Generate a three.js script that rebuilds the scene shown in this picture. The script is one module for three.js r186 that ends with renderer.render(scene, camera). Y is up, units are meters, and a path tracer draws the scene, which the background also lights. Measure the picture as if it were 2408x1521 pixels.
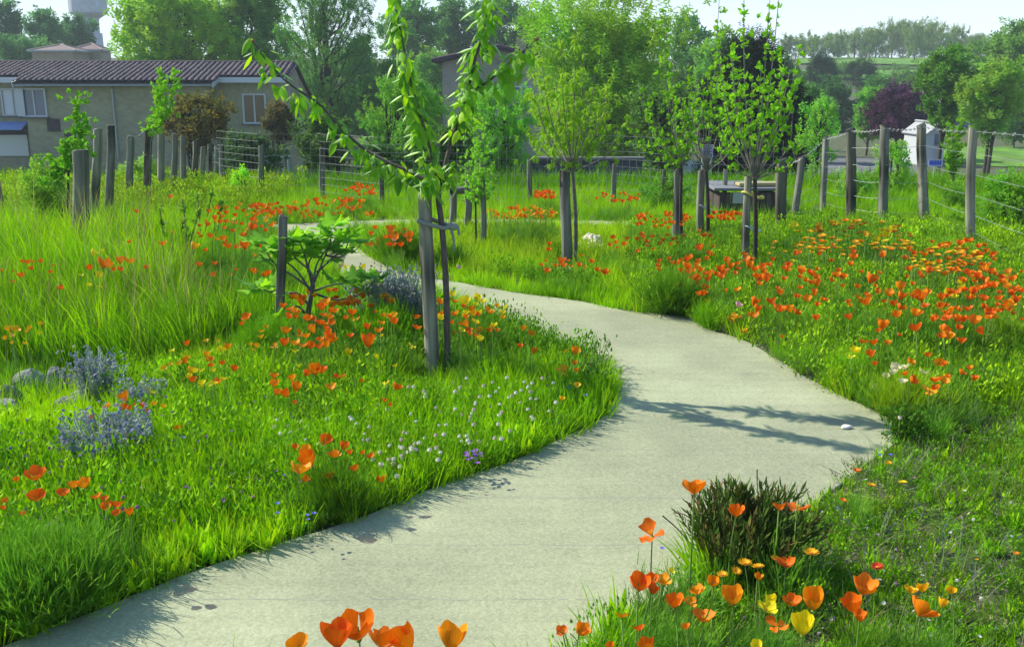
import * as THREE from 'three';
import { mergeGeometries } from 'three/addons/utils/BufferGeometryUtils.js';
import { RoundedBoxGeometry } from 'three/addons/geometries/RoundedBoxGeometry.js';

// ---------------------------------------------------------------- camera, sky, sun, exposure
const EYE = 1.7, PITCH = THREE.MathUtils.degToRad(13.85), F = 2313, CX = 1204, CY = 760.5;
const scene = new THREE.Scene();
const camera = new THREE.PerspectiveCamera(36.4, 1024 / 646, 0.1, 2500);
camera.position.set(0, EYE, 0);
camera.rotation.x = -PITCH;
const renderer = new THREE.WebGLRenderer({ antialias: true });
renderer.setSize(1024, 646);
renderer.toneMapping = THREE.LinearToneMapping;
renderer.toneMappingExposure = 1.64;
renderer.shadowMap.enabled = true;

const SUN = new THREE.Vector3(-0.69, 0.643, -0.336).normalize();
const sun = new THREE.DirectionalLight(new THREE.Color(1.0, 0.95, 0.78), 5.0);
sun.name = 'sun';
sun.position.copy(SUN).multiplyScalar(90).add(new THREE.Vector3(0, 0, -12));
sun.target.position.set(0, 0, -12);
sun.castShadow = true;
sun.shadow.mapSize.set(4096, 4096);
Object.assign(sun.shadow.camera, { left: -60, right: 60, top: 60, bottom: -60, near: 1, far: 260 });
scene.add(sun, sun.target);
{ // clear spring sky, whitish towards the horizon and round the sun
  const W = 512, H = 256, a = new Float32Array(W * H * 4);
  for (let j = 0; j < H; j++) for (let i = 0; i < W; i++) {
    const el = ((j + 0.5) / H - 0.5) * Math.PI, az = ((i + 0.5) / W - 0.5) * 2 * Math.PI;
    const y = Math.sin(el), c = Math.cos(el);
    const dot = c * Math.cos(az) * SUN.x + y * SUN.y + c * Math.sin(az) * SUN.z;
    const t = Math.pow(1 - Math.max(y, 0), 5.5), g = Math.pow(Math.max(dot, 0), 5) * 0.16 + Math.pow(Math.max(dot, 0), 40) * 0.5;
    const k = (j * W + i) * 4;
    a[k] = 0.13 + (0.80 - 0.13) * t + g * 1.1;
    a[k + 1] = 0.25 + (0.92 - 0.25) * t + g * 1.05;
    a[k + 2] = 0.48 + (0.95 - 0.48) * t + g * 0.95;
    a[k + 3] = 1;
  }
  const sky = new THREE.DataTexture(a, W, H, THREE.RGBAFormat, THREE.FloatType);
  sky.mapping = THREE.EquirectangularReflectionMapping;
  sky.magFilter = THREE.LinearFilter; sky.minFilter = THREE.LinearFilter; sky.needsUpdate = true;
  scene.background = sky; scene.environment = sky;
}
scene.fog = new THREE.FogExp2(new THREE.Color(0.75, 0.88, 0.95), 0.0008);

// ---------------------------------------------------------------- helpers
let seed = 7;
function rnd() { seed |= 0; seed = seed + 0x6D2B79F5 | 0; let t = Math.imul(seed ^ seed >>> 15, 1 | seed); t = t + Math.imul(t ^ t >>> 7, 61 | t) ^ t; return ((t ^ t >>> 14) >>> 0) / 4294967296; }
const rr = (a, b) => a + (b - a) * rnd();
const gauss = () => (rnd() + rnd() + rnd() + rnd() - 2) * 0.87;
const pick = (a) => a[Math.floor(rnd() * a.length)];
const lerp = THREE.MathUtils.lerp, clamp = THREE.MathUtils.clamp;
const ss = (a, b, x) => THREE.MathUtils.smoothstep(x, a, b);
const V = (x, y, z) => new THREE.Vector3(x, y, z);
const C = (r, g, b) => new THREE.Color().setRGB(r, g, b);
function hash2(i, j) { let h = Math.imul(i, 374761393) + Math.imul(j, 668265263) | 0; h = Math.imul(h ^ h >>> 13, 1274126177); return ((h ^ h >>> 16) >>> 0) / 4294967296; }
function noise(x, y, wrap = 0) {
  const xi = Math.floor(x), yi = Math.floor(y), fx = x - xi, fy = y - yi, u = fx * fx * (3 - 2 * fx), v = fy * fy * (3 - 2 * fy);
  const m = (k) => wrap ? ((k % wrap) + wrap) % wrap : k;
  const a = hash2(m(xi), m(yi)), b = hash2(m(xi + 1), m(yi)), c = hash2(m(xi), m(yi + 1)), d = hash2(m(xi + 1), m(yi + 1));
  return lerp(lerp(a, b, u), lerp(c, d, u), v);
}
const fbm = (x, y, o = 4, wrap = 0) => { let s = 0, w = 0.5, f = 1; for (let k = 0; k < o; k++) { s += w * noise(x * f + k * 17.3 * (wrap ? 0 : 1), y * f, wrap ? wrap * f : 0); w /= 2; f *= 2; } return s / (1 - w * 2); };

const used = new Map();
function numbered(n) { const k = used.get(n) ?? 0; used.set(n, k + 1); return k ? n + '_' + String(k).padStart(3, '0') : n; }
function shadows(o) { o.castShadow = true; o.receiveShadow = true; return o; }
function tag(o, label, category, group, kind) {
  if (label) o.userData.label = label;
  if (category) o.userData.category = category;
  if (group) o.userData.group = group;
  if (kind) o.userData.kind = kind;
  return o;
}
function thing(name, label, category, pos = [0, 0, 0], group) {
  const o = new THREE.Group(); o.name = numbered(name); o.position.set(...pos); scene.add(o);
  return tag(o, label, category, group);
}
function part(name, geo, mat, parent) { const m = shadows(new THREE.Mesh(geo, mat)); m.name = name; parent.add(m); return m; }
function clean(g) { // one set of attributes so that anything merges with anything
  if (g.index) g = g.toNonIndexed();
  if (!g.attributes.normal) g.computeVertexNormals();
  if (!g.attributes.uv) g.setAttribute('uv', new THREE.BufferAttribute(new Float32Array(g.attributes.position.count * 2), 2));
  for (const k of Object.keys(g.attributes)) if (!['position', 'normal', 'uv'].includes(k)) g.deleteAttribute(k);
  return g;
}
const merge = (list) => mergeGeometries(list.map(clean));
function box(w, h, d, x, y, z, ry = 0) { const g = new THREE.BoxGeometry(w, h, d); if (ry) g.rotateY(ry); return g.translate(x, y, z); }
function rbox(w, h, d, x, y, z, r = 0.01, ry = 0) { const g = new RoundedBoxGeometry(w, h, d, 1, r); if (ry) g.rotateY(ry); return g.translate(x, y, z); }
function beam(a, b, r, seg = 5, r2 = r) { // tapered round bar from a to b
  const dir = b.clone().sub(a), g = new THREE.CylinderGeometry(r2, r, dir.length(), seg, 1);
  g.applyQuaternion(new THREE.Quaternion().setFromUnitVectors(V(0, 1, 0), dir.clone().normalize()));
  return g.translate((a.x + b.x) / 2, (a.y + b.y) / 2, (a.z + b.z) / 2);
}
function limb(pts, r0, r1, radial = 6, wob = 0.05) { // tapered tube along points
  const curve = pts.length > 2 ? new THREE.CatmullRomCurve3(pts) : new THREE.LineCurve3(pts[0], pts[1]);
  const n = Math.max(3, pts.length * 3), fr = curve.computeFrenetFrames(n, false), pos = [], uv = [], idx = [], len = curve.getLength();
  for (let i = 0; i <= n; i++) {
    const t = i / n, p = curve.getPointAt(t), r = lerp(r0, r1, t);
    for (let k = 0; k <= radial; k++) {
      const a = k / radial * 2 * Math.PI, w = r * (1 + wob * Math.sin(a * 3 + t * 9 + r0 * 100));
      const q = p.clone().addScaledVector(fr.normals[i], Math.cos(a) * w).addScaledVector(fr.binormals[i], Math.sin(a) * w);
      pos.push(q.x, q.y, q.z); uv.push(k / radial * Math.max(2 * Math.PI * r0, 0.02), t * len);
    }
  }
  for (let i = 0; i < n; i++) for (let k = 0; k < radial; k++) { const a = i * (radial + 1) + k, b = a + radial + 1; idx.push(a, a + 1, b, b, a + 1, b + 1); }
  const g = new THREE.BufferGeometry();
  g.setAttribute('position', new THREE.Float32BufferAttribute(pos, 3)); g.setAttribute('uv', new THREE.Float32BufferAttribute(uv, 2)); g.setIndex(idx); g.computeVertexNormals();
  return g;
}
function tex(size, fn, repeat = 1, srgb = true, h = size) {
  const d = new Uint8Array(size * h * 4);
  for (let j = 0; j < h; j++) for (let i = 0; i < size; i++) { const c = fn(i / size, j / h), k = (j * size + i) * 4; for (let q = 0; q < 3; q++) d[k + q] = clamp((c.length ? c[q] : c) * 255, 0, 255); d[k + 3] = 255; }
  const t = new THREE.DataTexture(d, size, h); t.wrapS = t.wrapT = THREE.RepeatWrapping; t.magFilter = THREE.LinearFilter; t.minFilter = THREE.LinearMipmapLinearFilter; t.generateMipmaps = true;
  t.repeat.set(repeat, repeat); if (srgb) t.colorSpace = THREE.SRGBColorSpace; t.needsUpdate = true; return t;
}
const std = (o) => new THREE.MeshStandardMaterial({ roughness: 0.85, ...o });
const leafy = (color, transmission = 0.45, o = {}) => new THREE.MeshPhysicalMaterial({ color, roughness: 0.9, transmission, thickness: 0, specularIntensity: 0.25, side: THREE.DoubleSide, ...o });

// ---------------------------------------------------------------- the lie of the land
const OUT = (x, d) => Math.max(d - 15.6, x - 5.6 - Math.max(0, d - 14) * 0.2, (-x - 10) * 0.7, 0);
function ground(x, z) {
  const d = -z, o = OUT(x, d);
  let y = -2.8 * ss(0, 14, o) + 9 * ss(60, 220, Math.hypot(x * 0.35, d)) + 3 * ss(220, 420, d);
  if (o <= 0.001) {
    const left = ss(1.1, 2.6, -x - 0.25 + Math.max(0, 5 - d) * 0.0);
    y += left * (-0.26 * Math.exp(-(((d - 6.3) / 1.1) ** 2)) + 0.18 * Math.exp(-(((d - 8.6) / 1.2) ** 2)));
    y += 0.10 * ss(1.9, 3.6, x) * ss(5.5, 8, d) * (1 - ss(9.5, 12, d));
  }
  const soft = ss(0.3, 3, Math.abs(x) + 0.3) * 0.5;
  return y + (fbm(x * 0.55 + 40, z * 0.55 + 9, 3) - 0.5) * 0.07 * soft * (d < 30 ? 1 : 0) + (d > 20 ? (fbm(x * 0.05, z * 0.05, 3) - 0.5) * 0.8 : 0);
}
const cp = Math.cos(PITCH), sp = Math.sin(PITCH);
function ray(px, py) { const x = (px - CX) / F, y = -(py - CY) / F; return V(x, y * cp - sp, -cp - y * sp); }
function G(px, py, lift = 0) { // the point of the ground that the photograph shows at px, py
  const r = ray(px, py); let t0 = 1, t1 = 1;
  for (let k = 0; k < 1200; k++) { t1 = t0 * 1.012; if (EYE + r.y * t1 < ground(r.x * t1, r.z * t1) + lift) break; t0 = t1; }
  for (let k = 0; k < 18; k++) { const m = (t0 + t1) / 2; if (EYE + r.y * m < ground(r.x * m, r.z * m) + lift) t1 = m; else t0 = m; }
  return V(r.x * t1, EYE + r.y * t1, r.z * t1);
}
function D(px, py, depth) { const r = ray(px, py), t = depth / -r.z; return V(r.x * t, EYE + r.y * t, -depth); } // the point at that many metres ahead
function project(p) { const y = p.y - EYE, z = -p.z, yc = y * cp + z * sp, zc = z * cp - y * sp; return [CX + F * p.x / zc, CY - F * yc / zc, zc]; }
const metres = (px, p) => px * (p.z * -cp - (p.y - EYE) * sp) / F; // how long px pixels are at p
// ---------------------------------------------------------------- ground, path, road
{
  const N = 300, M = 320, pos = [], idx = [], uv = [];
  for (let j = 0; j <= M; j++) for (let i = 0; i <= N; i++) {
    const u = i / N * 2 - 1, v = j / M, x = Math.sinh(u * 5.6) * 4.6, z = 12 - Math.sinh(v * 6) * 3.6;
    pos.push(x, ground(x, z), z); uv.push(x, -z);
  }
  for (let j = 0; j < M; j++) for (let i = 0; i < N; i++) { const a = j * (N + 1) + i, b = a + N + 1; idx.push(a, a + 1, b, b, a + 1, b + 1); }
  const g = new THREE.BufferGeometry();
  g.setAttribute('position', new THREE.Float32BufferAttribute(pos, 3)); g.setAttribute('uv', new THREE.Float32BufferAttribute(uv, 2)); g.setIndex(idx); g.computeVertexNormals();
  const map = tex(512, (u, v) => {
    const a = fbm(u * 8, v * 8, 5, 8), b = fbm(u * 64, v * 64, 3, 64), dry = ss(0.52, 0.68, a) * 0.5;
    const g = noise(u * 128, v * 128, 128), k = 0.35 + 0.6 * b + (g > 0.72 ? 0.5 : 0), m = noise(u * 20, v * 20, 20);
    return [lerp(0.34, 0.50, dry) * k, lerp(0.36 + 0.06 * m, 0.45, dry) * k, lerp(0.22, 0.34, dry) * k];
  }, 0.5);
  const gm = part('ground', g, std({ map, bumpMap: map, bumpScale: 0.02, roughness: 1 }), scene); tag(gm, null, null, null, 'structure');
}
const smooth = (list, n) => new THREE.CatmullRomCurve3(list.map(([x, y]) => { const p = G(x, y); return V(p.x, 0, p.z); }), false, 'centripetal').getSpacedPoints(n);
const leftEdge = smooth([[-420, 1720], [20, 1521], [230, 1440], [400, 1370], [640, 1290], [850, 1222], [1000, 1160], [1200, 1090], [1320, 1035], [1415, 985], [1440, 935], [1428, 890], [1380, 850], [1290, 812], [1210, 775], [1130, 735], [1060, 705], [1000, 690], [900, 672], [820, 655], [770, 622], [720, 590], [660, 560], [622, 540]], 170);
const farEdge = smooth([[622, 532], [700, 528.5], [850, 522], [1000, 519], [1200, 519], [1480, 523]], 50);
const rightEdge = smooth([[1480, 534], [1200, 529], [980, 529], [850, 540], [815, 560], [845, 590], [895, 622], [940, 642], [1000, 657], [1060, 665], [1200, 690], [1360, 712], [1480, 735], [1615, 748], [1660, 775], [1740, 800], [1830, 850], [1900, 893], [2000, 943], [2105, 1000], [2118, 1032], [2070, 1073], [1910, 1190], [1760, 1290], [1600, 1385], [1480, 1460], [1400, 1530], [1180, 1720]], 190);
const pathPts = [...leftEdge, ...farEdge, ...rightEdge].map((p) => new THREE.Vector2(p.x, p.z));
function onPath(x, z) { let c = false; for (let i = 0, j = pathPts.length - 1; i < pathPts.length; j = i++) { const a = pathPts[i], b = pathPts[j]; if ((a.y > z) !== (b.y > z) && x < (b.x - a.x) * (z - a.y) / (b.y - a.y) + a.x) c = !c; } return c; }
function edgeDistance(x, z) { let m = 9; for (const p of pathPts) m = Math.min(m, Math.hypot(p.x - x, p.y - z)); return m; }
{
  // a slab per pour: thin joints run across the path where the photograph shows them
  const shape = new THREE.Shape(pathPts.map((p) => new THREE.Vector2(p.x + hash2(Math.round(p.x * 90), Math.round(p.y * 90)) * 0.012, -p.y)));
  const g = new THREE.ExtrudeGeometry(shape, { depth: 0.16, bevelEnabled: true, bevelThickness: 0.006, bevelSize: 0.006, bevelSegments: 2, bevelOffset: -0.006 });
  g.rotateX(-Math.PI / 2).translate(0, -0.15, 0);
  const fine = tex(1024, (u, v) => {
    const grit = noise(u * 512, v * 512, 512), grit2 = noise(u * 230 + 9, v * 230, 230), blot = fbm(u * 6, v * 6, 4, 6), drag = fbm(u * 3, v * 60, 3, 3);
    let k = 0.80 + (grit - 0.5) * 0.13 + (grit2 - 0.5) * 0.08 + (blot - 0.5) * 0.20 + (drag - 0.5) * 0.035;
    if (grit2 > 0.9) k *= 0.88; if (grit > 0.95) k *= 0.85;
    return [k * 0.905, k * 0.90, k * 0.775];
  }, 0.42);
  const bump = tex(512, (u, v) => { const b = noise(u * 256, v * 256, 256) * 0.6 + noise(u * 90, v * 90, 90) * 0.3 + fbm(u * 2, v * 50, 2, 2) * 0.12; return b; }, 0.42, false);
  const mat = std({ color: C(0.585, 0.625, 0.545), map: fine, bumpMap: bump, bumpScale: 0.0012, roughness: 0.95 });
  const path = part('concrete_path', g, mat, scene); tag(path, null, null, null, 'structure');
  // hairline joints, each a shallow dark-bottomed groove cut as a strip of sunk earth and two lips
  const earth = std({ color: C(0.27, 0.27, 0.235), roughness: 1 });
  for (const [y, x0, x1, w] of [[1410, 330, 1490, 1], [1282, 690, 1700, 0.7], [1171, 985, 1905, 1.1], [1058, 1290, 2060, 0.6], [978, 1440, 2040, 0.5], [880, 1440, 1850, 0.6], [770, 1225, 1620, 0.5]]) {
    let run = []; const geos = [];
    for (let k = 0; k <= 60; k++) {
      const p = G(lerp(x0, x1, k / 60), y + Math.sin(k * 0.35) * 1.2, 0.015);
      if (onPath(p.x, p.z) && edgeDistance(p.x, p.z) > 0.02) run.push(p);
    }
    for (let k = 0; k + 1 < run.length; k++) if (hash2(k, y) > 0.18) {
      const a = run[k], b = run[k + 1], L = a.distanceTo(b);
      geos.push(box(L, 0.004, 0.0035 * w, (a.x + b.x) / 2, 0.0145, (a.z + b.z) / 2, -Math.atan2(b.z - a.z, b.x - a.x)));
    }
    if (geos.length) part('joint', merge(geos), earth, path);
  }
  for (const [px, py, s] of [[2268 - 302, 1038 - 30, 0], [1990, 1004, 1]]) if (s) { // the pale stone lying on the slab
    const st = new THREE.IcosahedronGeometry(0.021, 2), a = st.attributes.position; for (let i = 0; i < a.count; i++) { const k = 0.8 + 0.5 * noise(a.getX(i) * 60 + 5, a.getZ(i) * 60); a.setXYZ(i, a.getX(i) * 1.3 * k, a.getY(i) * 0.5 * k, a.getZ(i) * k); }
    st.computeVertexNormals(); const p = G(px, py, 0.02);
    const m = part('pebble', st, std({ color: C(0.62, 0.60, 0.58) }), scene); m.position.copy(p); m.name = numbered('pebble'); tag(m, 'small pale pebble lying alone on the concrete path near its outer edge', 'pebble');
  }
}
const strip = (name, a, b, w, lift, mat) => { // a sheet of road or lawn draped over the ground
  const n = 24, pos = [], idx = [], uv = [], dx = b[0] - a[0], dz = b[1] - a[1], L = Math.hypot(dx, dz), nx = -dz / L, nz = dx / L;
  for (let i = 0; i <= n; i++) for (let k = 0; k <= 6; k++) { const t = i / n, s = (k / 6 - 0.5) * w, x = a[0] + dx * t + nx * s, z = a[1] + dz * t + nz * s; pos.push(x, ground(x, z) + lift, z); uv.push(s, t * L); }
  for (let i = 0; i < n; i++) for (let k = 0; k < 6; k++) { const p = i * 7 + k, q = p + 7; idx.push(p, q, p + 1, q, q + 1, p + 1); }
  const g = new THREE.BufferGeometry(); g.setAttribute('position', new THREE.Float32BufferAttribute(pos, 3)); g.setAttribute('uv', new THREE.Float32BufferAttribute(uv, 2)); g.setIndex(idx); g.computeVertexNormals();
  const m = part(name, g, mat, scene); m.name = numbered(name); return tag(m, null, null, null, 'structure');
};
const asphaltTex = tex(256, (u, v) => 0.5 + 0.25 * noise(u * 128, v * 128, 128) + 0.2 * (fbm(u * 6, v * 6, 3, 6) - 0.5), 0.3);
const asphalt = std({ color: C(0.30, 0.31, 0.33), map: asphaltTex, roughness: 0.9 });
const meadowTex = tex(256, (u, v) => { const k = 0.5 + 0.5 * fbm(u * 20, v * 20, 4, 20), q = fbm(u * 5, v * 5, 3, 5); return [0.50 * k + 0.12 * q, 0.72 * k + 0.06 * q, 0.10 * k]; }, 0.05);
const lawnMat = std({ color: C(0.55, 0.75, 0.5), map: meadowTex, roughness: 1 });
strip('road', [9, -31], [60, -52], 7, 0.05, asphalt);
strip('road', [8, -28], [22, -62], 7, 0.054, asphalt);
strip('lawn', [18, -40], [60, -60], 9, 0.06, lawnMat);
strip('lawn', [26, -62], [70, -70], 14, 0.06, lawnMat);
strip('field', [52, -185], [110, -170], 26, 0.3, lawnMat);
strip('field', [35, -150], [90, -140], 18, 0.3, lawnMat);

// ---------------------------------------------------------------- buildings
const stuccoTex = tex(256, (u, v) => { const k = 0.80 + 0.12 * noise(u * 128, v * 128, 128) + 0.25 * (fbm(u * 4, v * 4, 4, 4) - 0.5); return [k, k, k]; }, 0.35);
const stucco = std({ color: C(0.39, 0.375, 0.24), map: stuccoTex, bumpMap: stuccoTex, bumpScale: 0.01 });
const stuccoPale = std({ color: C(0.42, 0.34, 0.25), map: stuccoTex });
const tileMat = [C(0.060, 0.041, 0.053), C(0.046, 0.034, 0.047), C(0.085, 0.058, 0.066)].map((color) => std({ color, roughness: 0.9 }));
const whitePaint = std({ color: C(0.50, 0.53, 0.57), roughness: 0.6 });
const zinc = std({ color: C(0.34, 0.38, 0.40), roughness: 0.5, metalness: 0.4 });
const glass = std({ color: C(0.10, 0.13, 0.20), roughness: 0.12, metalness: 0.0 });
const amberGlass = std({ color: C(0.13, 0.085, 0.04), roughness: 0.2 });
const dark = std({ color: C(0.06, 0.05, 0.06), roughness: 0.9 });

function tileGeo(len, rad) { const g = new THREE.CylinderGeometry(rad * 1.06, rad * 0.92, len, 6, 1, true, 0, Math.PI); return g.rotateZ(Math.PI / 2).rotateX(0).rotateY(-Math.PI / 2); }
// a slope of round clay tiles: origin at the eave's start, along +x, climbing towards -z at the given pitch; tiles from row0[i] up
function tiled(width, run, pitch, startRow, parent, matPick) {
  const len = 0.36, rad = 0.11, cols = Math.floor(width / 0.25), rows = Math.ceil(run / Math.cos(pitch) / len), lists = [[], [], []];
  for (let c = 0; c < cols; c++) for (let r = startRow ? startRow(c / cols * width) : 0; r < rows; r++) {
    const g = clean(tileGeo(len * 1.18, rad)); g.rotateX(pitch + 0.04);
    const s = (r + 0.5) * len; g.translate((c + 0.5) * 0.25 + rr(-0.008, 0.008), Math.sin(pitch) * s + 0.05 + rr(0, 0.012), -Math.cos(pitch) * s);
    lists[matPick()].push(g);
  }
  lists.forEach((l, i) => { if (l.length) { const m = part('roof_tiles', mergeGeometries(l), tileMat[i], parent); m.userData.kind = 'stuff'; } });
}
function windowPart(parent, w, h, x, y, z, o = {}) {
  const f = part('window', merge([box(w + 0.12, 0.07, 0.12, x, y + h / 2, z), box(w + 0.12, 0.07, 0.12, x, y - h / 2, z), box(0.07, h - 0.07, 0.12, x - w / 2 - 0.025, y, z), box(0.07, h - 0.07, 0.12, x + w / 2 + 0.025, y, z), box(0.06, h - 0.07, 0.09, x, y, z)]), whitePaint, parent);
  for (const s of [-1, 1]) part('pane', box(w / 2 - 0.05, h - 0.08, 0.02, x + s * w / 4, y, z - 0.02), o.glass ?? glass, f);
  part('sill', box(w + 0.3, 0.06, 0.22, x, y - h / 2 - 0.068, z + 0.03), std({ color: C(0.12, 0.11, 0.12) }), f);
  return f;
}
{ // the long house in shade behind the post fence; origin under the corner of its middle bay, +x along the front
  const p0 = D(52, 190, 45), yb = ground(p0.x, p0.z) - 0.3;
  const H = thing('terraced_house', 'long beige stucco house with dark clay tile roof behind the post fence', 'house', [p0.x, yb, p0.z]);
  H.rotation.y = 0.075;
  const eave = 1.64 - yb, rise = 0.205, W1 = 8.1, W2 = 11.45, wl = -7;
  const top = (v) => eave + (v + 0.5) * rise;       // roof height over the wall, v metres back from the front of the middle bay
  const wall = (x0, x1, v, hgt) => box(x1 - x0, hgt, 0.3, (x0 + x1) / 2, hgt / 2, -v - 0.15);
  part('wall', wall(0, W1, 0, top(0) - 0.1), stucco, H);
  part('wall', wall(wl, 0, 1.1, top(1.1) - 0.1), stucco, H);
  part('wall', wall(W1, W2, 1.0, top(1.0) - 0.1), stucco, H);
  part('wall', box(0.3, top(0) - 0.2, 0.8, 0.15, (top(0) - 0.2) / 2, -0.7), stucco, H); part('wall', box(0.3, top(0) - 0.2, 0.7, W1 - 0.15, (top(0) - 0.2) / 2, -0.65), stucco, H);
  const gs = new THREE.Shape(); gs.moveTo(1.3, 0); gs.lineTo(1.3, top(1.3) - 0.1); gs.lineTo(3.6, top(3.6) - 0.1); gs.lineTo(8.6, top(3.6) - 1.55); gs.lineTo(8.6, 0); gs.closePath();
  const gg = new THREE.ExtrudeGeometry(gs, { depth: 0.3, bevelEnabled: false }); gg.rotateY(Math.PI / 2).translate(W2 - 0.3, 0, 0);
  part('gable_wall', gg, stucco, H);
  const pitch = Math.atan(rise);
  const roof = part('roof', merge([
    new THREE.BoxGeometry(W2 - wl + 0.3, 0.08, 2.75 / Math.cos(pitch)).rotateX(pitch).translate((W2 + wl) / 2, top(2.2) - 0.02, -2.2),
    new THREE.BoxGeometry(W1 + 0.5, 0.06, 1.35).rotateX(pitch).translate(W1 / 2, top(0.12) - 0.03, -0.12),
    new THREE.BoxGeometry(W2 - wl + 0.3, 0.08, 5.3).rotateX(-0.29).translate((W2 + wl) / 2, top(3.6) - 0.76, -6.1)]), tileMat[1], H);
  const t = new THREE.Group(); t.name = 'roof_cover'; t.position.set(wl, top(-0.5) - 0.02, 0.5); H.add(t);
  const inMid = (x) => x + wl > -0.25 && x + wl < W1 + 0.25;
  tiled(W2 - wl + 0.15, 4.15, pitch, (x) => inMid(x) ? 0 : 3, t, () => Math.floor(rnd() * 3));
  const ridge = []; for (let x = wl; x < W2; x += 0.42) { const g = new THREE.CylinderGeometry(0.15, 0.13, 0.46, 7, 1, true, 0, Math.PI); ridge.push(g.rotateZ(Math.PI / 2).rotateX(-Math.PI / 2 * 0).translate(x + 0.2, top(3.62) + 0.03 + rr(0, 0.012), -3.62)); }
  part('ridge_tiles', merge(ridge), tileMat[1], H).userData.kind = 'stuff';
  part('fascia', box(W2 - W1 - 0.25, 0.24, 0.06, (W1 + W2) / 2 + 0.13, top(0.5) - 0.10, -0.47), whitePaint, H);
  part('fascia', box(-wl - 0.3, 0.24, 0.06, wl / 2 - 0.15, top(0.5) - 0.10, -0.47), whitePaint, H);
  for (const x of [-0.27, W1 + 0.27]) { const g = new THREE.BoxGeometry(0.05, 0.24, 1.05).rotateX(pitch).translate(x, top(0.05) - 0.12, -0.02); part('bargeboard', g, whitePaint, H); }
  part('gutter', merge([new THREE.CylinderGeometry(0.075, 0.075, W1 + 0.5, 8, 1, true, 0, Math.PI).rotateZ(-Math.PI / 2).rotateX(Math.PI / 2).translate(W1 / 2, top(-0.5) - 0.07, 0.56), box(W1 + 0.5, 0.03, 0.02, W1 / 2, top(-0.5) - 0.13, 0.53)]), zinc, H);
  part('downpipe', merge([beam(V(3.85, top(0) - 0.35, 0.08), V(3.85, 1.2, 0.08), 0.045, 8), beam(V(3.85, top(-0.5) - 0.1, 0.5), V(3.85, top(0) - 0.35, 0.08), 0.045, 8)]), zinc, H);
  const yW = (py) => D(52, py, 45).y - yb;
  const winA = windowPart(H, 0.95, 1.18, -0.02 + 0.42, yW(241), 0.03); part('shutter', box(0.32, 1.2, 0.05, -0.16, yW(241), 0.115), whitePaint, winA);
  windowPart(H, 0.9, 1.15, -0.95, yW(241), -1.07, { glass: std({ color: C(0.62, 0.66, 0.72), roughness: 0.5 }) });
  windowPart(H, 0.95, 1.3, 9.9, yW(258), -0.97, { glass: amberGlass });
  windowPart(H, 0.95, 1.3, 7.3, yW(258), 0.03);
  const gr = part('vent_grille', box(0.54, 0.56, 0.06, 1.13, yW(294), 0.03), dark, H);
  for (let k = 0; k < 5; k++) part('slat', box(0.5, 0.05, 0.04, 1.13, yW(294) - 0.22 + k * 0.11, 0.075), std({ color: C(0.10, 0.08, 0.08) }), gr);
  part('vent_grille', box(0.3, 0.4, 0.05, 1.72, yW(322), 0.03), dark, H);
  part('awning', merge([new THREE.BoxGeometry(2.4, 0.05, 0.9).rotateX(0.35).translate(-1.6, yW(297), -0.7)]), std({ color: C(0.22, 0.32, 0.62) }), H);
  part('doorway', box(2.2, 0.55, 0.06, -1.6, yW(314), -1.06), dark, H);
  part('garage_door', box(2.2, 0.95, 0.06, -1.6, yW(345), -1.05), std({ color: C(0.62, 0.66, 0.62) }), H);
  const bal = part('balcony_rail', merge([box(3.4, 0.12, 0.08, 9.9, yW(367), 0.4), ...Array.from({ length: 12 }, (_, k) => box(0.04, 0.7, 0.04, 8.3 + k * 0.29, yW(367) - 0.4, 0.4))]), std({ color: C(0.45, 0.58, 0.72) }), H);
  part('plinth', box(W2, 0.5, 0.1, W2 / 2, 0.25, -0.02), stuccoPale, H);
}
function hipHouse(px0, px1, pxTop, yTop, yEave, yBase, d, label) {
  const a = D(px0, yEave, d), b = D(px1, yEave, d), ap = D(pxTop, yTop, d), base = D(px0, yBase, d).y - 2.5;
  const w = b.x - a.x, h = a.y - base, o = thing('hip_roof_house', label, 'house', [(a.x + b.x) / 2, base, -d], 'pale houses with hipped roofs on the slope');
  part('wall', box(w, h, w * 0.9, 0, h / 2, -w * 0.45), stuccoPale, o);
  const pk = ap.y - a.y, e = w * 0.08, X = w / 2 + e, Z0 = e, Z1 = -w * 0.9 - e, T = [0, h + pk, -w * 0.45];
  const g = new THREE.BufferGeometry(); const P = [[-X, h, Z0], [X, h, Z0], [X, h, Z1], [-X, h, Z1]], pos = [];
  for (let k = 0; k < 4; k++) pos.push(...P[k], ...P[(k + 1) % 4], ...T); pos.push(...P[0], ...P[2], ...P[1], ...P[0], ...P[3], ...P[2]);
  g.setAttribute('position', new THREE.Float32BufferAttribute(pos, 3)); g.computeVertexNormals();
  const r = part('roof', g, std({ color: C(0.17, 0.115, 0.12) }), o);
  part('hip_tiles', merge(P.map((q) => beam(V(...q), V(...T), 0.1, 6)).slice(0, 4)), std({ color: C(0.26, 0.19, 0.18) }), r);
  part('fascia', merge([box(2 * X, 0.16, 0.08, 0, h - 0.02, Z0), box(0.08, 0.16, w * 0.98, X, h - 0.02, -w * 0.45)]), zinc, o);
  return o;
}
hipHouse(73, 172, 130, 103, 119, 140, 104, 'pale hip-roofed house up the slope, the lower and wider of the pair');
hipHouse(172, 236, 212, 101, 117, 140, 108, 'pale hip-roofed house up the slope, touching the big leafy trees');
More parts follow.
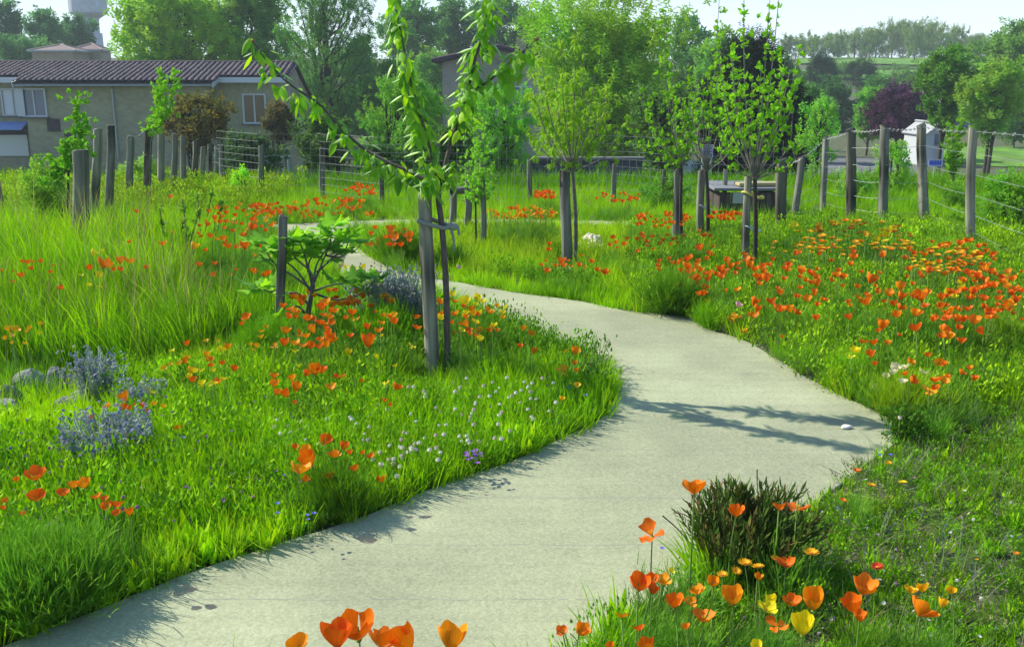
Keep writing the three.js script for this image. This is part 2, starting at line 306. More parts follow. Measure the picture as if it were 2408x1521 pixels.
{ // water tower
  const d = 215, c = D(210, 60, d), base = ground(c.x, -d) - 1, y = (py) => D(210, py, d).y - base, r = metres(1, c);
  const o = thing('water_tower', 'tall pale concrete water tower rising over the trees at the skyline', 'water tower', [c.x, base, -d]);
  const conc = std({ color: C(0.55, 0.58, 0.66), map: stuccoTex });
  part('shaft', new THREE.LatheGeometry([[21, 92], [21, 50], [23, 43.2]].map(([w, q]) => new THREE.Vector2(w * r, Math.max(0, y(q)))), 32), conc, o);
  part('plinth', new THREE.CylinderGeometry(26 * r, 27 * r, y(78), 24).translate(0, y(78) / 2, 0), conc, o);
  part('tank', new THREE.LatheGeometry([[23, 43.05], [40, 32], [42, 30], [42, -40], [36, -48], [0, -52]].map(([w, q]) => new THREE.Vector2(w * r, y(q))), 40), conc, o);
  const ribs = []; for (let k = 0; k < 12; k++) { const a = k / 12 * 2 * Math.PI; ribs.push(box(1.6 * r, y(-40) - y(31), 1.2 * r, 0, (y(-40) + y(31)) / 2, 42 * r).rotateY(a)); }
  part('rib', merge(ribs.slice(0, 12)), conc, o).userData.kind = 'stuff';
  part('mast', beam(V(58 * r, y(90), 0), V(58 * r, y(46), 0), 0.9 * r, 6), zinc, o);
}
{ // gabled house showing over the shrubs in the middle
  const d = 52, a = D(1030, 146, d), pk = D(1172, 116, d), b = D(1320, 150, d), base = ground(pk.x, -d) - 0.3;
  const o = thing('gabled_house', 'grey-shaded gabled house with purple-brown roof half hidden behind the central shrubs', 'house', [pk.x, base, -d]);
  const s = new THREE.Shape(); s.moveTo(a.x - pk.x + 0.2, 0); s.lineTo(a.x - pk.x + 0.2, a.y - base); s.lineTo(0, pk.y - base); s.lineTo(b.x - pk.x - 0.2, b.y - base); s.lineTo(b.x - pk.x - 0.2, 0); s.closePath();
  part('wall', new THREE.ExtrudeGeometry(s, { depth: 7, bevelEnabled: false }).translate(0, 0, -7), std({ color: C(0.42, 0.39, 0.33), map: stuccoTex }), o);
  for (const [q, n] of [[a, -1], [b, 1]]) {
    const dx = q.x - pk.x + n * 0.3, dy = q.y - pk.y - 0.06, L = Math.hypot(dx, dy);
    const g = new THREE.BoxGeometry(L, 0.16, 7.9).rotateZ(Math.atan2(dy, dx) + (n < 0 ? Math.PI : 0)).translate(dx / 2, pk.y - base + dy / 2 + 0.1, -3.45);
    const rf = part('roof_slope', g, tileMat[1], o);
    const rolls = []; for (let k = 0; k < 26; k++) { const z = 0.4 - k * 0.3; rolls.push(beam(V(0, pk.y - base + 0.17, z), V(dx, pk.y - base + dy + 0.17, z), 0.09, 5)); }
    part('roof_tiles', merge(rolls), tileMat[2], rf).userData.kind = 'stuff';
  }
  part('chimney', rbox(0.5, 1.1, 0.5, 1.2, pk.y - base + 0.15, -4), stucco, o);
  windowPart(o, 0.9, 1.1, 1.2, pk.y - base - 2.4, 0.03);
}
{ // low buildings just behind the wire mesh
  const d = 25, a = D(1225, 405, d), b = D(1510, 405, d), y0 = ground(0, -d) - 0.4, top = D(1300, 378, d).y, w = b.x - a.x;
  const o = thing('garage_block', 'low dark garage wall with pale doors behind the wire mesh', 'garage', [(a.x + b.x) / 2, y0, -d]);
  part('wall', box(w, top - y0, 0.3, 0, (top - y0) / 2, -0.15), std({ color: C(0.08, 0.09, 0.12), map: stuccoTex }), o);
  part('coping', box(w + 0.1, 0.08, 0.4, 0, top - y0 + 0.042, -0.15), std({ color: C(0.10, 0.10, 0.11) }), o);
  for (const [px, pw, m] of [[1265, 26, 0], [1310, 22, 0], [1370, 34, 1], [1435, 26, 0]]) {
    const q = D(px, 415, d), ww = metres(pw, q), dd = part('door', box(ww, 1.35, 0.05, q.x - (a.x + b.x) / 2, 0.95, 0.027), m ? std({ color: C(0.34, 0.42, 0.52) }) : std({ color: C(0.12, 0.17, 0.34) }), o);
    part('handle', box(0.03, 0.14, 0.03, q.x - (a.x + b.x) / 2 + ww * 0.35, 0.95, 0.066), zinc, dd);
  }
}
{ // white gatehouse across the road
  const d = 56, a = D(2176, 330, d), b = D(2216, 330, d), base = ground(a.x, -d) - 0.2, W = b.x - a.x, y = (py) => D(2190, py, d).y - base;
  const o = thing('white_gatehouse', 'small white gabled gatehouse beside the purple tree', 'gatehouse', [(a.x + b.x) / 2, base, -d]);
  const s = new THREE.Shape(); s.moveTo(-W / 2, 0); s.lineTo(-W / 2, y(318)); s.lineTo(W * 0.22, y(295)); s.lineTo(W / 2, y(312)); s.lineTo(W / 2, 0); s.closePath();
  part('wall', new THREE.ExtrudeGeometry(s, { depth: 3, bevelEnabled: false }).translate(0, 0, -3), std({ color: C(0.40, 0.43, 0.48) }), o);
  const q = (x0, y0, x1, y1) => { const dx = x1 - x0, dy = y1 - y0; return new THREE.BoxGeometry(Math.hypot(dx, dy) + 0.3, 0.1, 3.4).rotateZ(Math.atan2(dy, dx)).translate((x0 + x1) / 2, (y0 + y1) / 2 + 0.07, -1.45); };
  part('roof', merge([q(-W / 2, y(318), W * 0.22, y(295)), q(W * 0.22, y(295), W / 2, y(312))]), std({ color: C(0.30, 0.31, 0.34) }), o);
  part('window', box(0.5, 0.6, 0.05, W * 0.32, y(328), 0.02), glass, o);
  part('post', box(0.14, y(330), 0.14, W * 0.40, y(330) / 2, 0.4), whitePaint, o); part('post', box(0.14, y(330), 0.14, W * 0.30, y(330) / 2, 0.4), whitePaint, o);
}
function vehicle(name, label, cat, px, py, d, len, prof, color, turn, group) { // side profile in metres, swept to the width with rounded edges
  const c = D(px, py, d), o = thing(name, label, cat, [c.x, ground(c.x, -d) + 0.02, -d], group); o.rotation.y = turn;
  const s = new THREE.Shape(); prof.body.forEach(([x, y], i) => i ? s.lineTo(x, y) : s.moveTo(x, y)); s.closePath();
  const ext = (sh, w, b) => { const g = new THREE.ExtrudeGeometry(sh, { depth: w - 2 * b, bevelEnabled: true, bevelSize: b, bevelThickness: b, bevelSegments: 3 }); return g.translate(0, 0, -w / 2 + b); };
  const paint = new THREE.MeshPhysicalMaterial({ color, roughness: 0.35, clearcoat: 0.8, clearcoatRoughness: 0.1, metalness: 0.2 });
  part('body', ext(s, 1.7, 0.06), paint, o);
  const g = new THREE.Shape(); prof.glass.forEach(([x, y], i) => i ? g.lineTo(x, y) : g.moveTo(x, y)); g.closePath();
  part('side_window', ext(g, 1.725, 0.01), std({ color: C(0.02, 0.025, 0.03), roughness: 0.1 }), o);
  for (const x of prof.wheels) for (const z of [-0.78, 0.78]) { const w = part('wheel', new THREE.CylinderGeometry(0.31, 0.31, 0.2, 20).rotateX(Math.PI / 2).translate(x, 0.31, z), std({ color: C(0.02, 0.02, 0.02) }), o); part('rim', new THREE.CylinderGeometry(0.19, 0.19, 0.215, 12).rotateX(Math.PI / 2).translate(x, 0.31, z), zinc, w); }
  for (const z of [-0.55, 0.55]) part('headlight', rbox(0.08, 0.14, 0.32, prof.front, 0.72, z, 0.03), std({ color: C(0.7, 0.72, 0.75), roughness: 0.15 }), o);
  part('bumper', rbox(0.12, 0.16, 1.66, prof.front * 0.995, 0.42, 0, 0.05), dark, o);
  return o;
}
const carProf = { body: [[-2.1, 0.3], [-2.12, 0.85], [-1.95, 1.0], [-1.75, 1.38], [-1.4, 1.47], [0.1, 1.46], [0.95, 0.98], [1.9, 0.84], [2.08, 0.6], [2.06, 0.28]], glass: [[-1.7, 1.0], [-1.55, 1.34], [-1.3, 1.4], [0.05, 1.39], [0.72, 1.0]], wheels: [-1.3, 1.32], front: 2.1 };
const vanProf = { body: [[-2.3, 0.3], [-2.32, 1.9], [-2.2, 2.0], [0.9, 1.98], [1.55, 1.15], [2.2, 0.95], [2.32, 0.6], [2.3, 0.28]], glass: [[-0.1, 1.15], [-0.1, 1.8], [0.85, 1.8], [1.35, 1.18]], wheels: [-1.4, 1.45], front: 2.33 };
vehicle('parked_car', 'pale silver car parked beyond the mesh, behind the green bush', 'car', 1630, 425, 37, 4.2, carProf, C(0.20, 0.22, 0.24), Math.PI + 0.35);
vehicle('parked_car', 'dark blue car parked beyond the plank bin, behind the apple trees', 'car', 1815, 446, 36, 4.2, carProf, C(0.02, 0.035, 0.09), 0.9);
vehicle('blue_van', 'blue van parked across the road beside the white gatehouse', 'van', 2258, 330, 84, 4.6, vanProf, C(0.05, 0.09, 0.24), 0.1);
{ // plank compost bin with a pale lid
  const a = G(1682, 503), b = G(1815, 503), d = -a.z - 0.2, y0 = a.y - 0.1, top = D(1750, 441, d).y - y0, W = b.x - a.x;
  const o = thing('compost_bin', 'dark brown plank bin with flat pale lid behind the staked apple trees', 'compost bin', [(a.x + b.x) / 2, y0, -d]);
  const wood = [0.045, 0.06, 0.075].map((k) => std({ color: C(k * 1.35, k * 0.95, k), roughness: 0.95 }));
  const n = 10; for (let k = 0; k < n; k++) part('plank', rbox(W / n - 0.008, top - 0.06, 0.03, -W / 2 + (k + 0.5) * W / n, (top - 0.06) / 2, rr(0, 0.01), 0.004), wood[k % 3], o);
  for (const x of [-1, 1]) part('side', box(0.03, top - 0.07, 0.9, x * (W / 2 - 0.02), (top - 0.07) / 2, -0.48), wood[0], o);
  part('lid', rbox(W + 0.12, 0.04, 1.0, -0.02, top - 0.02, -0.45, 0.012), std({ color: C(0.15, 0.155, 0.17), roughness: 0.8 }), o);
  part('notice', box(0.14, 0.14, 0.012, -W * 0.18, top * 0.72, 0.031), std({ color: C(0.35, 0.37, 0.38) }), o);
  const bd = part('lid_board', rbox(0.62, 0.045, 0.22, W * 0.25, top + 0.03, -0.2, 0.01, 0.1), std({ color: C(0.36, 0.32, 0.16) }), o);
}
function roadSign(px0, px1, py0, py1, d, label, posts, rows) {
  const a = D(px0, py0, d), b = D(px1, py1, d), w = b.x - a.x, h = a.y - b.y, x = (a.x + b.x) / 2, y0 = ground(x, -d), yc = (a.y + b.y) / 2 - y0;
  const o = thing('blue_sign', label, 'sign', [x, y0, -d]);
  const p = part('panel', rbox(w, h, 0.03, 0, yc, 0, 0.01), std({ color: C(0.02, 0.07, 0.50), roughness: 0.4 }), o);
  part('border', merge([box(w * 0.98, 0.02, 0.008, 0, yc + h * 0.47, 0.018), box(w * 0.98, 0.02, 0.008, 0, yc - h * 0.47, 0.018), box(0.02, h * 0.9, 0.008, -w * 0.48, yc, 0.018), box(0.02, h * 0.9, 0.008, w * 0.48, yc, 0.018)]), whitePaint, p);
  for (let r = 0; r < rows; r++) for (let k = 0; k < 4; k++) part('word', box(w * (0.10 + 0.07 * hash2(k, r)), h * 0.06, 0.006, -w * 0.32 + k * w * 0.21, yc + h * (0.32 - r * 0.64 / Math.max(rows - 1, 1)), 0.018), whitePaint, p);
  for (const s of posts) part('post', beam(V(s * w, 0, -0.04), V(s * w, yc + h * 0.4, -0.04), 0.03, 8), zinc, o);
  return o;
}
roadSign(1653, 1676, 340, 371, 24, 'blue sign board with white lines standing behind the apple trees', [-0.4, 0.4], 4);
roadSign(2185, 2215, 375, 391, 30, 'low blue road sign beyond the wire fence beside the white gatehouse', [0.05], 2);
// ---------------------------------------------------------------- trees and shrubs
const barkTex = tex(256, (u, v) => { const k = 0.55 + 0.5 * fbm(u * 10, v * 3, 4, 1) - 0.15 * (noise(u * 40, v * 8, 8) > 0.7 ? 1 : 0); return [k, k, k]; }, 3); barkTex.wrapT = THREE.MirroredRepeatWrapping;
const bark = { grey: std({ color: C(0.22, 0.19, 0.16), map: barkTex, bumpMap: barkTex, bumpScale: 0.01 }), dark: std({ color: C(0.10, 0.08, 0.07), map: barkTex }), pale: std({ color: C(0.34, 0.31, 0.27), map: barkTex }), twig: std({ color: C(0.46, 0.42, 0.37), map: barkTex }), red: std({ color: C(0.22, 0.17, 0.155), map: barkTex, bumpMap: barkTex, bumpScale: 0.004 }) };
// a twig of leaves, one metre long at scale 1; kind sets the leaf's outline
function sprayGeo(n, leafLen, ratio, droop = 0.2, spread = 0.9) {
  const pos = [], idx = [];
  for (let i = 0; i < n; i++) {
    const t = (i + 0.4) / n, a = i * 2.4 + rr(-0.5, 0.5), base = V(Math.sin(t * 2) * 0.12, t * 0.9 - 0.45, Math.cos(t * 3) * 0.1 - 0.1);
    const dir = V(Math.cos(a) * spread, 0.35 - droop * 2 * rnd(), Math.sin(a) * spread).normalize(), side = V(-Math.sin(a), rr(-0.5, 0.5), Math.cos(a)).normalize();
    const L = leafLen * rr(0.75, 1.25), w = L * ratio * 0.5, nrm = dir.clone().cross(side).normalize(), k = pos.length / 3;
    const mid = base.clone().addScaledVector(dir, L * 0.45), tip = base.clone().addScaledVector(dir, L).addScaledVector(nrm, -L * 0.15);
    for (const q of [base, mid.clone().addScaledVector(side, w).addScaledVector(nrm, w * 0.3), tip, mid.clone().addScaledVector(side, -w).addScaledVector(nrm, w * 0.3)]) pos.push(q.x, q.y, q.z);
    idx.push(k, k + 1, k + 2, k, k + 2, k + 3);
  }
  const g = new THREE.BufferGeometry(); g.setAttribute('position', new THREE.Float32BufferAttribute(pos, 3)); g.setIndex(idx); return clean(g.toNonIndexed());
}
const SPRAY = { broad: sprayGeo(12, 0.42, 0.62), narrow: sprayGeo(16, 0.45, 0.26, 0.5), small: sprayGeo(18, 0.24, 0.6), needle: sprayGeo(26, 0.42, 0.12, 0.3) };
const leafMat = leafy(C(1, 1, 1), 0.52, { specularIntensity: 0.1 }), darkLeafMat = leafy(C(1, 1, 1), 0.12), nearLeafMat = leafy(C(1, 1, 1), 0.55, { roughness: 0.85, specularIntensity: 0.25 });
const M4 = new THREE.Matrix4(), Q4 = new THREE.Quaternion(), E4 = new THREE.Euler();
class Scatter { // collects copies, then draws them as one part
  constructor() { this.m = []; this.c = []; }
  add(p, e, s, color) { Q4.setFromEuler(E4.set(...e)); this.m.push(new THREE.Matrix4().compose(p, Q4, typeof s === 'number' ? V(s, s, s) : s)); this.c.push(color); }
  build(name, geo, mat, parent, kind = 'stuff') {
    if (!this.m.length) return null;
    const im = shadows(new THREE.InstancedMesh(geo, mat, this.m.length)); im.name = name;
    this.m.forEach((m, i) => { im.setMatrixAt(i, m); im.setColorAt(i, this.c[i]); });
    im.userData.kind = kind; parent.add(im); return im;
  }
}
function tint(c, dv = 0.25, dh = 0.15) { const k = 1 + gauss() * dv, h = gauss() * dh; return C(Math.max(0, c[0] * k * (1 + h)), Math.max(0, c[1] * k), Math.max(0, c[2] * k * (1 - h))); }
// one tree: trunk with limbs to clumps of foliage that fill an uneven crown given in the photograph's pixels
function tree(o) {
  const { name, label, cx, top, bottom, hw, d, color, group, category = 'tree', spray = 'broad', leaf = 0.5, fill = 1, clumps = 26, stems = 1, mat = leafMat, barkKind = 'dark', shape = 1, baseY, ragged = 0.25, trunkR, under = false } = o;
  const T = D(cx, top, d), B = D(cx, bottom, d), R = metres(hw, T), gy = baseY ?? ground(T.x, -d), H = T.y - gy, cb = Math.max(B.y - gy, under ? -0.4 : 0.15);
  const g = thing(name, label, category, [T.x, gy, -d], group);
  const cy = (H + cb) / 2, ry = (H - cb) / 2, cl = [];
  for (let k = 0; k < clumps; k++) {
    const v = 1 - 2 * (k + 0.5) / clumps, a = k * 2.39996 + rr(-0.4, 0.4), e = Math.sqrt(1 - v * v), rad = Math.pow(rnd(), 0.4);
    const taper = shape === 1 ? 1 : lerp(1, shape, (v + 1) / 2);
    const w = 1 + (rnd() - 0.5) * 2 * ragged;
    const p = V(Math.cos(a) * e * R * 0.80 * rad * taper * w, cy + v * ry * 0.82 * w, Math.sin(a) * e * R * 0.80 * rad * taper);
    cl.push([p, (0.30 + 0.22 * rnd()) * Math.min(R, Math.max(ry, R * 0.6))]);
  }
  const wood = [], tr = trunkR ?? clamp(H * 0.018, 0.03, 0.35);
  const roots = []; for (let s = 0; s < stems; s++) roots.push(V(stems > 1 ? rr(-0.25, 0.25) * R : 0, -0.2, stems > 1 ? rr(-0.2, 0.2) * R : 0));
  const tops = roots.map((q) => V(q.x * 1.6 + rr(-0.05, 0.05) * R, cy + ry * 0.45, q.z * 1.5));
  roots.forEach((q, i) => wood.push(limb([q, q.clone().lerp(tops[i], 0.5).add(V(rr(-0.05, 0.05) * R, 0, 0)), tops[i]], tr, tr * 0.3, 7)));
  for (const [p] of cl) {
    const s = Math.floor(rnd() * roots.length), t = clamp((p.y - 0.35 * (H - cb) * rnd()) / tops[s].y, 0.25, 0.95), from = roots[s].clone().lerp(tops[s], t * 0.9);
    if (from.distanceTo(p) > 0.1) wood.push(limb([from, from.clone().lerp(p, 0.55).add(V(0, -0.06 * R, 0)), p], tr * 0.3, tr * 0.08, 4));
  }
  part('trunk', merge(wood), bark[barkKind], g);
  const sc = new Scatter(), GAIN = o.gain ?? 2.25;
  for (const [p, r] of cl) {
    const n = Math.round(fill * 6.5 * Math.pow(r / leaf, 2)) + 3, cc = [color[0] * GAIN * (1 + gauss() * 0.14), color[1] * GAIN * (1 + gauss() * 0.10), color[2] * GAIN * 0.6 * (1 + gauss() * 0.2)];
    for (let i = 0; i < n; i++) {
      const q = V(gauss(), gauss() * 0.85, gauss()).multiplyScalar(r * 0.72).add(p); if (q.y < (under ? -0.3 : 0.05)) continue;
      sc.add(q, [rr(-0.9, 0.9), rr(0, 6.28), rr(-0.9, 0.9)], leaf * rr(0.7, 1.3), tint(cc, 0.16, 0.08));
    }
  }
  sc.build('crown', SPRAY[spray], mat, g);
  return g;
}
const ORD = 'first second third fourth fifth sixth seventh eighth ninth tenth eleventh twelfth thirteenth fourteenth fifteenth sixteenth seventeenth eighteenth nineteenth'.split(' ');
const far = [
  ['dark_tree', 'round dark bluish tree at the skyline, farthest from the tower on its outer side', 5, -5, 135, 48, 118, [0.045, 0.11, 0.06], 1.0],
  ['leafy_tree', 'small rounded tree on the skyline with sky gap beside it, next to the water tower', 100, 22, 118, 46, 124, [0.06, 0.15, 0.06], 1.0],
  ['leafy_tree', 'wide dark tree whose crown hides the foot of the water tower', 172, 42, 122, 52, 128, [0.045, 0.12, 0.05], 1.0],
  ['leafy_tree', 'dense dark woodland tree on the skyline behind the cherry, first of three', 960, 4, 160, 74, 100, [0.07, 0.16, 0.045], 1.0],
  ['leafy_tree', 'dense dark woodland tree on the skyline behind the cherry, middle of three', 1065, 0, 150, 70, 106, [0.05, 0.13, 0.045], 1.0],
  ['leafy_tree', 'dense dark woodland tree on the skyline behind the gabled house roof', 1175, -12, 150, 85, 104, [0.06, 0.15, 0.05], 1.0],
  ['leafy_tree', 'blue-green tree on the skyline behind the great pale willow', 1612, 40, 260, 62, 72, [0.07, 0.17, 0.06], 0.7],
];
far.forEach(([name, label, cx, top, bottom, hw, d, color, leaf]) => tree({ name, label, cx, top, bottom, hw, d, color, leaf, clumps: 34, fill: 1.1 }));
tree({ name: 'hedgerow', label: 'dark hedgerow running below the skyline trees beside the hip-roofed houses', category: 'hedge', cx: 40, top: 92, bottom: 140, hw: 95, d: 112, color: [0.05, 0.13, 0.05], leaf: 0.9, clumps: 30 });
tree({ name: 'large_tree', label: 'big yellow-green many-stemmed tree rising behind the long house', cx: 400, top: -45, bottom: 190, hw: 175, d: 66, color: [0.135, 0.245, 0.022], leaf: 0.62, clumps: 56, stems: 6, fill: 0.95, barkKind: 'dark' });
tree({ name: 'large_tree', label: 'big green tree with dark upright stems behind the house gable end', cx: 590, top: -70, bottom: 230, hw: 120, d: 70, color: [0.085, 0.18, 0.035], leaf: 0.62, clumps: 46, stems: 5, fill: 0.9 });
tree({ name: 'large_tree', label: 'tall bluish airy tree with sky showing through, beyond the cherry branch tip', cx: 765, top: -90, bottom: 330, hw: 125, d: 60, color: [0.065, 0.15, 0.045], leaf: 0.5, clumps: 58, stems: 4, fill: 0.8, spray: 'small' });
tree({ name: 'large_tree', label: 'great pale yellow-green willow-like tree filling the middle background', cx: 1420, top: -25, bottom: 430, hw: 225, d: 38, color: [0.145, 0.25, 0.022], leaf: 0.46, clumps: 84, stems: 4, fill: 0.62, spray: 'narrow', ragged: 0.35 });
tree({ name: 'large_tree', label: 'dark green tree between the great willow and the apple trees', cx: 1560, top: 190, bottom: 440, hw: 90, d: 32, color: [0.05, 0.105, 0.025], leaf: 0.4, clumps: 34, fill: 1.1 });
tree({ name: 'conifer', label: 'almost black conifer right behind the staked apple trees', cx: 1770, top: 86, bottom: 470, hw: 125, d: 34, color: [0.012, 0.028, 0.02], leaf: 0.42, clumps: 80, fill: 2.2, spray: 'needle', mat: darkLeafMat, gain: 1, shape: 0.7, under: true });
tree({ name: 'conifer', label: 'lower black conifer beside the post fence, behind the apple tree edge', cx: 1868, top: 190, bottom: 450, hw: 68, d: 33, color: [0.014, 0.032, 0.022], leaf: 0.42, clumps: 40, fill: 2.0, spray: 'needle', mat: darkLeafMat, gain: 1, shape: 0.7, under: true });
tree({ name: 'shrub', label: 'bright green tall shrub behind the cherry trunk, nearer the house', category: 'shrub', cx: 950, top: 160, bottom: 440, hw: 105, d: 23, color: [0.085, 0.20, 0.035], leaf: 0.28, clumps: 46, stems: 4, fill: 0.9, spray: 'small', under: true });
tree({ name: 'shrub', label: 'large bright green shrub behind the cherry, in front of the gabled house', category: 'shrub', cx: 1170, top: 205, bottom: 430, hw: 110, d: 23.5, color: [0.10, 0.25, 0.03], leaf: 0.28, clumps: 46, stems: 4, fill: 0.9, spray: 'small', under: true });
tree({ name: 'shrub', label: 'dark green shrub low behind the mesh between the two bright shrubs', category: 'shrub', cx: 1060, top: 290, bottom: 430, hw: 70, d: 22, color: [0.05, 0.12, 0.03], leaf: 0.26, clumps: 26, stems: 3, under: true });
tree({ name: 'bronze_shrub', label: 'broad bronze-brown leaved shrub in front of the house windows', category: 'shrub', cx: 465, top: 222, bottom: 350, hw: 108, d: 34, gain: 1.3, color: [0.14, 0.125, 0.03], leaf: 0.34, clumps: 40, stems: 4, fill: 0.75 });
tree({ name: 'bronze_shrub', label: 'smaller bronze shrub at the gable end of the long house', category: 'shrub', cx: 655, top: 240, bottom: 340, hw: 52, d: 36, gain: 1.2, color: [0.11, 0.10, 0.05], leaf: 0.34, clumps: 22, stems: 3, fill: 0.7 });
tree({ name: 'laurel_shrub', label: 'dark glossy shrub with pale glints under the cherry branch', category: 'shrub', cx: 755, top: 275, bottom: 400, hw: 90, d: 27, color: [0.045, 0.095, 0.025], leaf: 0.3, clumps: 34, stems: 4, under: true, mat: nearLeafMat });
tree({ name: 'laurel_shrub', label: 'dark low shrub below the amber window of the long house', category: 'shrub', cx: 585, top: 312, bottom: 410, hw: 85, d: 28, color: [0.035, 0.075, 0.03], leaf: 0.3, clumps: 34, stems: 4, under: true });
tree({ name: 'laurel_shrub', label: 'dark shrub strip behind the mesh, below the bright shrubs', category: 'shrub', cx: 900, top: 345, bottom: 430, hw: 100, d: 21, color: [0.035, 0.085, 0.025], leaf: 0.26, clumps: 34, stems: 4, under: true });
tree({ name: 'young_tree', label: 'slender pale green young tree beyond the first wired posts', cx: 1935, top: 215, bottom: 400, hw: 58, d: 20, color: [0.11, 0.25, 0.05], leaf: 0.24, clumps: 26, fill: 0.6, spray: 'small' });
tree({ name: 'leafy_tree', label: 'bright green tree directly before the purple tree', cx: 2052, top: 195, bottom: 330, hw: 42, d: 64, color: [0.085, 0.21, 0.03], leaf: 0.5, clumps: 26, under: true });
tree({ name: 'purple_tree', label: 'round dark purple-leaved tree beyond the wire fence', cx: 2122, top: 200, bottom: 325, hw: 90, d: 62, color: [0.040, 0.009, 0.055], leaf: 0.42, clumps: 40, fill: 1.5, mat: leafy(C(1, 1, 1), 0.3), ragged: 0.12 });
tree({ name: 'leafy_tree', label: 'tall dense green tree standing beside the purple tree', cx: 2240, top: 92, bottom: 310, hw: 66, d: 46, color: [0.06, 0.145, 0.022], leaf: 0.42, clumps: 44, fill: 1.0 });
tree({ name: 'leafy_tree', label: 'yellow-green tree over the lawn with two dark trunks below', cx: 2345, top: 150, bottom: 315, hw: 82, d: 44, color: [0.11, 0.20, 0.03], leaf: 0.42, clumps: 44, stems: 2, fill: 0.9 });
tree({ name: 'leafy_tree', label: 'large tree at the edge of the view behind the lawn trees', cx: 2385, top: 62, bottom: 250, hw: 90, d: 80, color: [0.085, 0.165, 0.04], leaf: 0.7, clumps: 40, fill: 1.0 });
tree({ name: 'conifer', label: 'small dark conifer on the hillside, nearer the black conifers', cx: 1935, top: 122, bottom: 215, hw: 48, d: 108, color: [0.022, 0.06, 0.035], leaf: 0.8, clumps: 30, spray: 'needle', mat: darkLeafMat, gain: 1 });
tree({ name: 'conifer', label: 'small dark conifer on the hillside below the trunks of the far wood', cx: 2030, top: 138, bottom: 210, hw: 48, d: 114, color: [0.025, 0.065, 0.035], leaf: 0.8, clumps: 30, spray: 'needle', mat: darkLeafMat, gain: 1 });
tree({ name: 'dark_tree', label: 'broad deep green tree below the hillside conifers', cx: 1960, top: 190, bottom: 330, hw: 75, d: 84, color: [0.03, 0.085, 0.03], leaf: 0.7, clumps: 34, under: true });
tree({ name: 'dark_tree', label: 'deep green thicket tree between the hillside and the purple tree', cx: 2075, top: 178, bottom: 290, hw: 60, d: 92, color: [0.045, 0.11, 0.035], leaf: 0.7, clumps: 30, under: true });
// the woods that close the view between the house, the gabled roof and the hillside
[[520, 150, 330, 75, 82], [660, 130, 340, 90, 88], [830, 90, 350, 85, 80], [900, 150, 360, 75, 58], [1010, 120, 330, 80, 84], [1110, 170, 330, 70, 76], [1260, 60, 330, 80, 82], [1690, 70, 330, 70, 66], [1840, 130, 330, 70, 90], [1905, 205, 350, 60, 58]].forEach(([cx, top, bottom, hw, d], i) => tree({ name: 'leafy_tree', label: ORD[i] + ' from the left of the middle-distance trees closing gaps behind the garden', group: 'middle-distance trees behind the garden', cx, top, bottom, hw, d, color: [[0.055, 0.14, 0.035], [0.085, 0.19, 0.03], [0.045, 0.12, 0.03]][i % 3], leaf: 0.6, clumps: 36, fill: 1.2, under: true }));
[[1990, 128, 200, 70, 150], [2110, 140, 190, 60, 160], [2330, 120, 200, 80, 150], [2150, 150, 240, 90, 130], [2290, 150, 260, 80, 110], [1880, 150, 240, 60, 140], [2400, 200, 330, 60, 70]].forEach(([cx, top, bottom, hw, d], i) => tree({ name: 'shrub', label: ORD[i] + ' from the left of the hillside thickets below the far field', category: 'shrub', group: 'hillside thickets below the far field', cx, top: top + 26, bottom, hw, d, color: [0.06, 0.13, 0.03], leaf: 0.8, clumps: 26, fill: 1.1, under: true }));
{ // the wood along the ridge: straight bare trunks under thin crowns
  for (let k = 0; k < 30; k++) {
    const front = k < 19, cx = front ? 1858 + k * 30.5 + rr(-7, 7) : 1880 + (k - 19) * 52 + rr(-12, 12), d = front ? 190 + rr(-6, 10) : 232;
    const tops = 84 - 34 * Math.exp(-(((cx - 2150) / 150) ** 2)) + rr(-7, 9) - (cx > 2290 ? -8 : 0);
    tree({ name: 'ridge_tree', label: ORD[front ? k : k - 19] + (front ? ' from the left of the bare-trunked front trees in the ridge wood' : ' from the left of the hazy back trees of the ridge wood'), group: front ? 'front trees of the ridge wood' : 'back trees of the ridge wood', cx, top: tops + (front ? 0 : 6), bottom: front ? 124 : 142, hw: front ? rr(28, 38) : rr(44, 56), d, color: [0.085, 0.135, 0.045], leaf: 1.1, clumps: 18, fill: 1.25, spray: 'small', barkKind: 'pale', trunkR: 0.15, ragged: 0.35 });
  }
}
// ---- young trees trained to shoots: every shoot is a branch that carries its own leaves
function leafBlade(len, w, fold = 0.25, droop = 0.35, teeth = 0) { // a pointed leaf from the origin along +y
  const rows = 5, pos = [], idx = [];
  for (let i = 0; i <= rows; i++) {
    const t = i / rows, hw = w * 0.5 * Math.pow(Math.sin(Math.PI * Math.pow(t, 0.8) * 0.98 + 0.01), 0.8) * (teeth && i % 2 ? 1.08 : 1), z = -droop * len * t * t;
    for (const s of [-1, 0, 1]) pos.push(s * hw, t * len * (1 - droop * 0.25 * t), z + Math.abs(s) * hw * fold);
  }
  for (let i = 0; i < rows; i++) for (let k = 0; k < 2; k++) { const a = i * 3 + k; idx.push(a, a + 1, a + 3, a + 1, a + 4, a + 3); }
  const g = new THREE.BufferGeometry(); g.setAttribute('position', new THREE.Float32BufferAttribute(pos, 3)); g.setIndex(idx); g.computeVertexNormals(); return g;
}
const tuftOfLeaves = (n, len, ratio) => { const l = []; for (let i = 0; i < n; i++) l.push(clean(leafBlade(len * rr(0.7, 1.2), len * ratio, 0.3, rr(0.1, 0.5)).rotateX(rr(0.5, 1.5)).rotateY(i / n * 6.28 + rr(-0.4, 0.4)).translate(0, rr(-0.3, 0.3) * len, 0))); return mergeGeometries(l); };
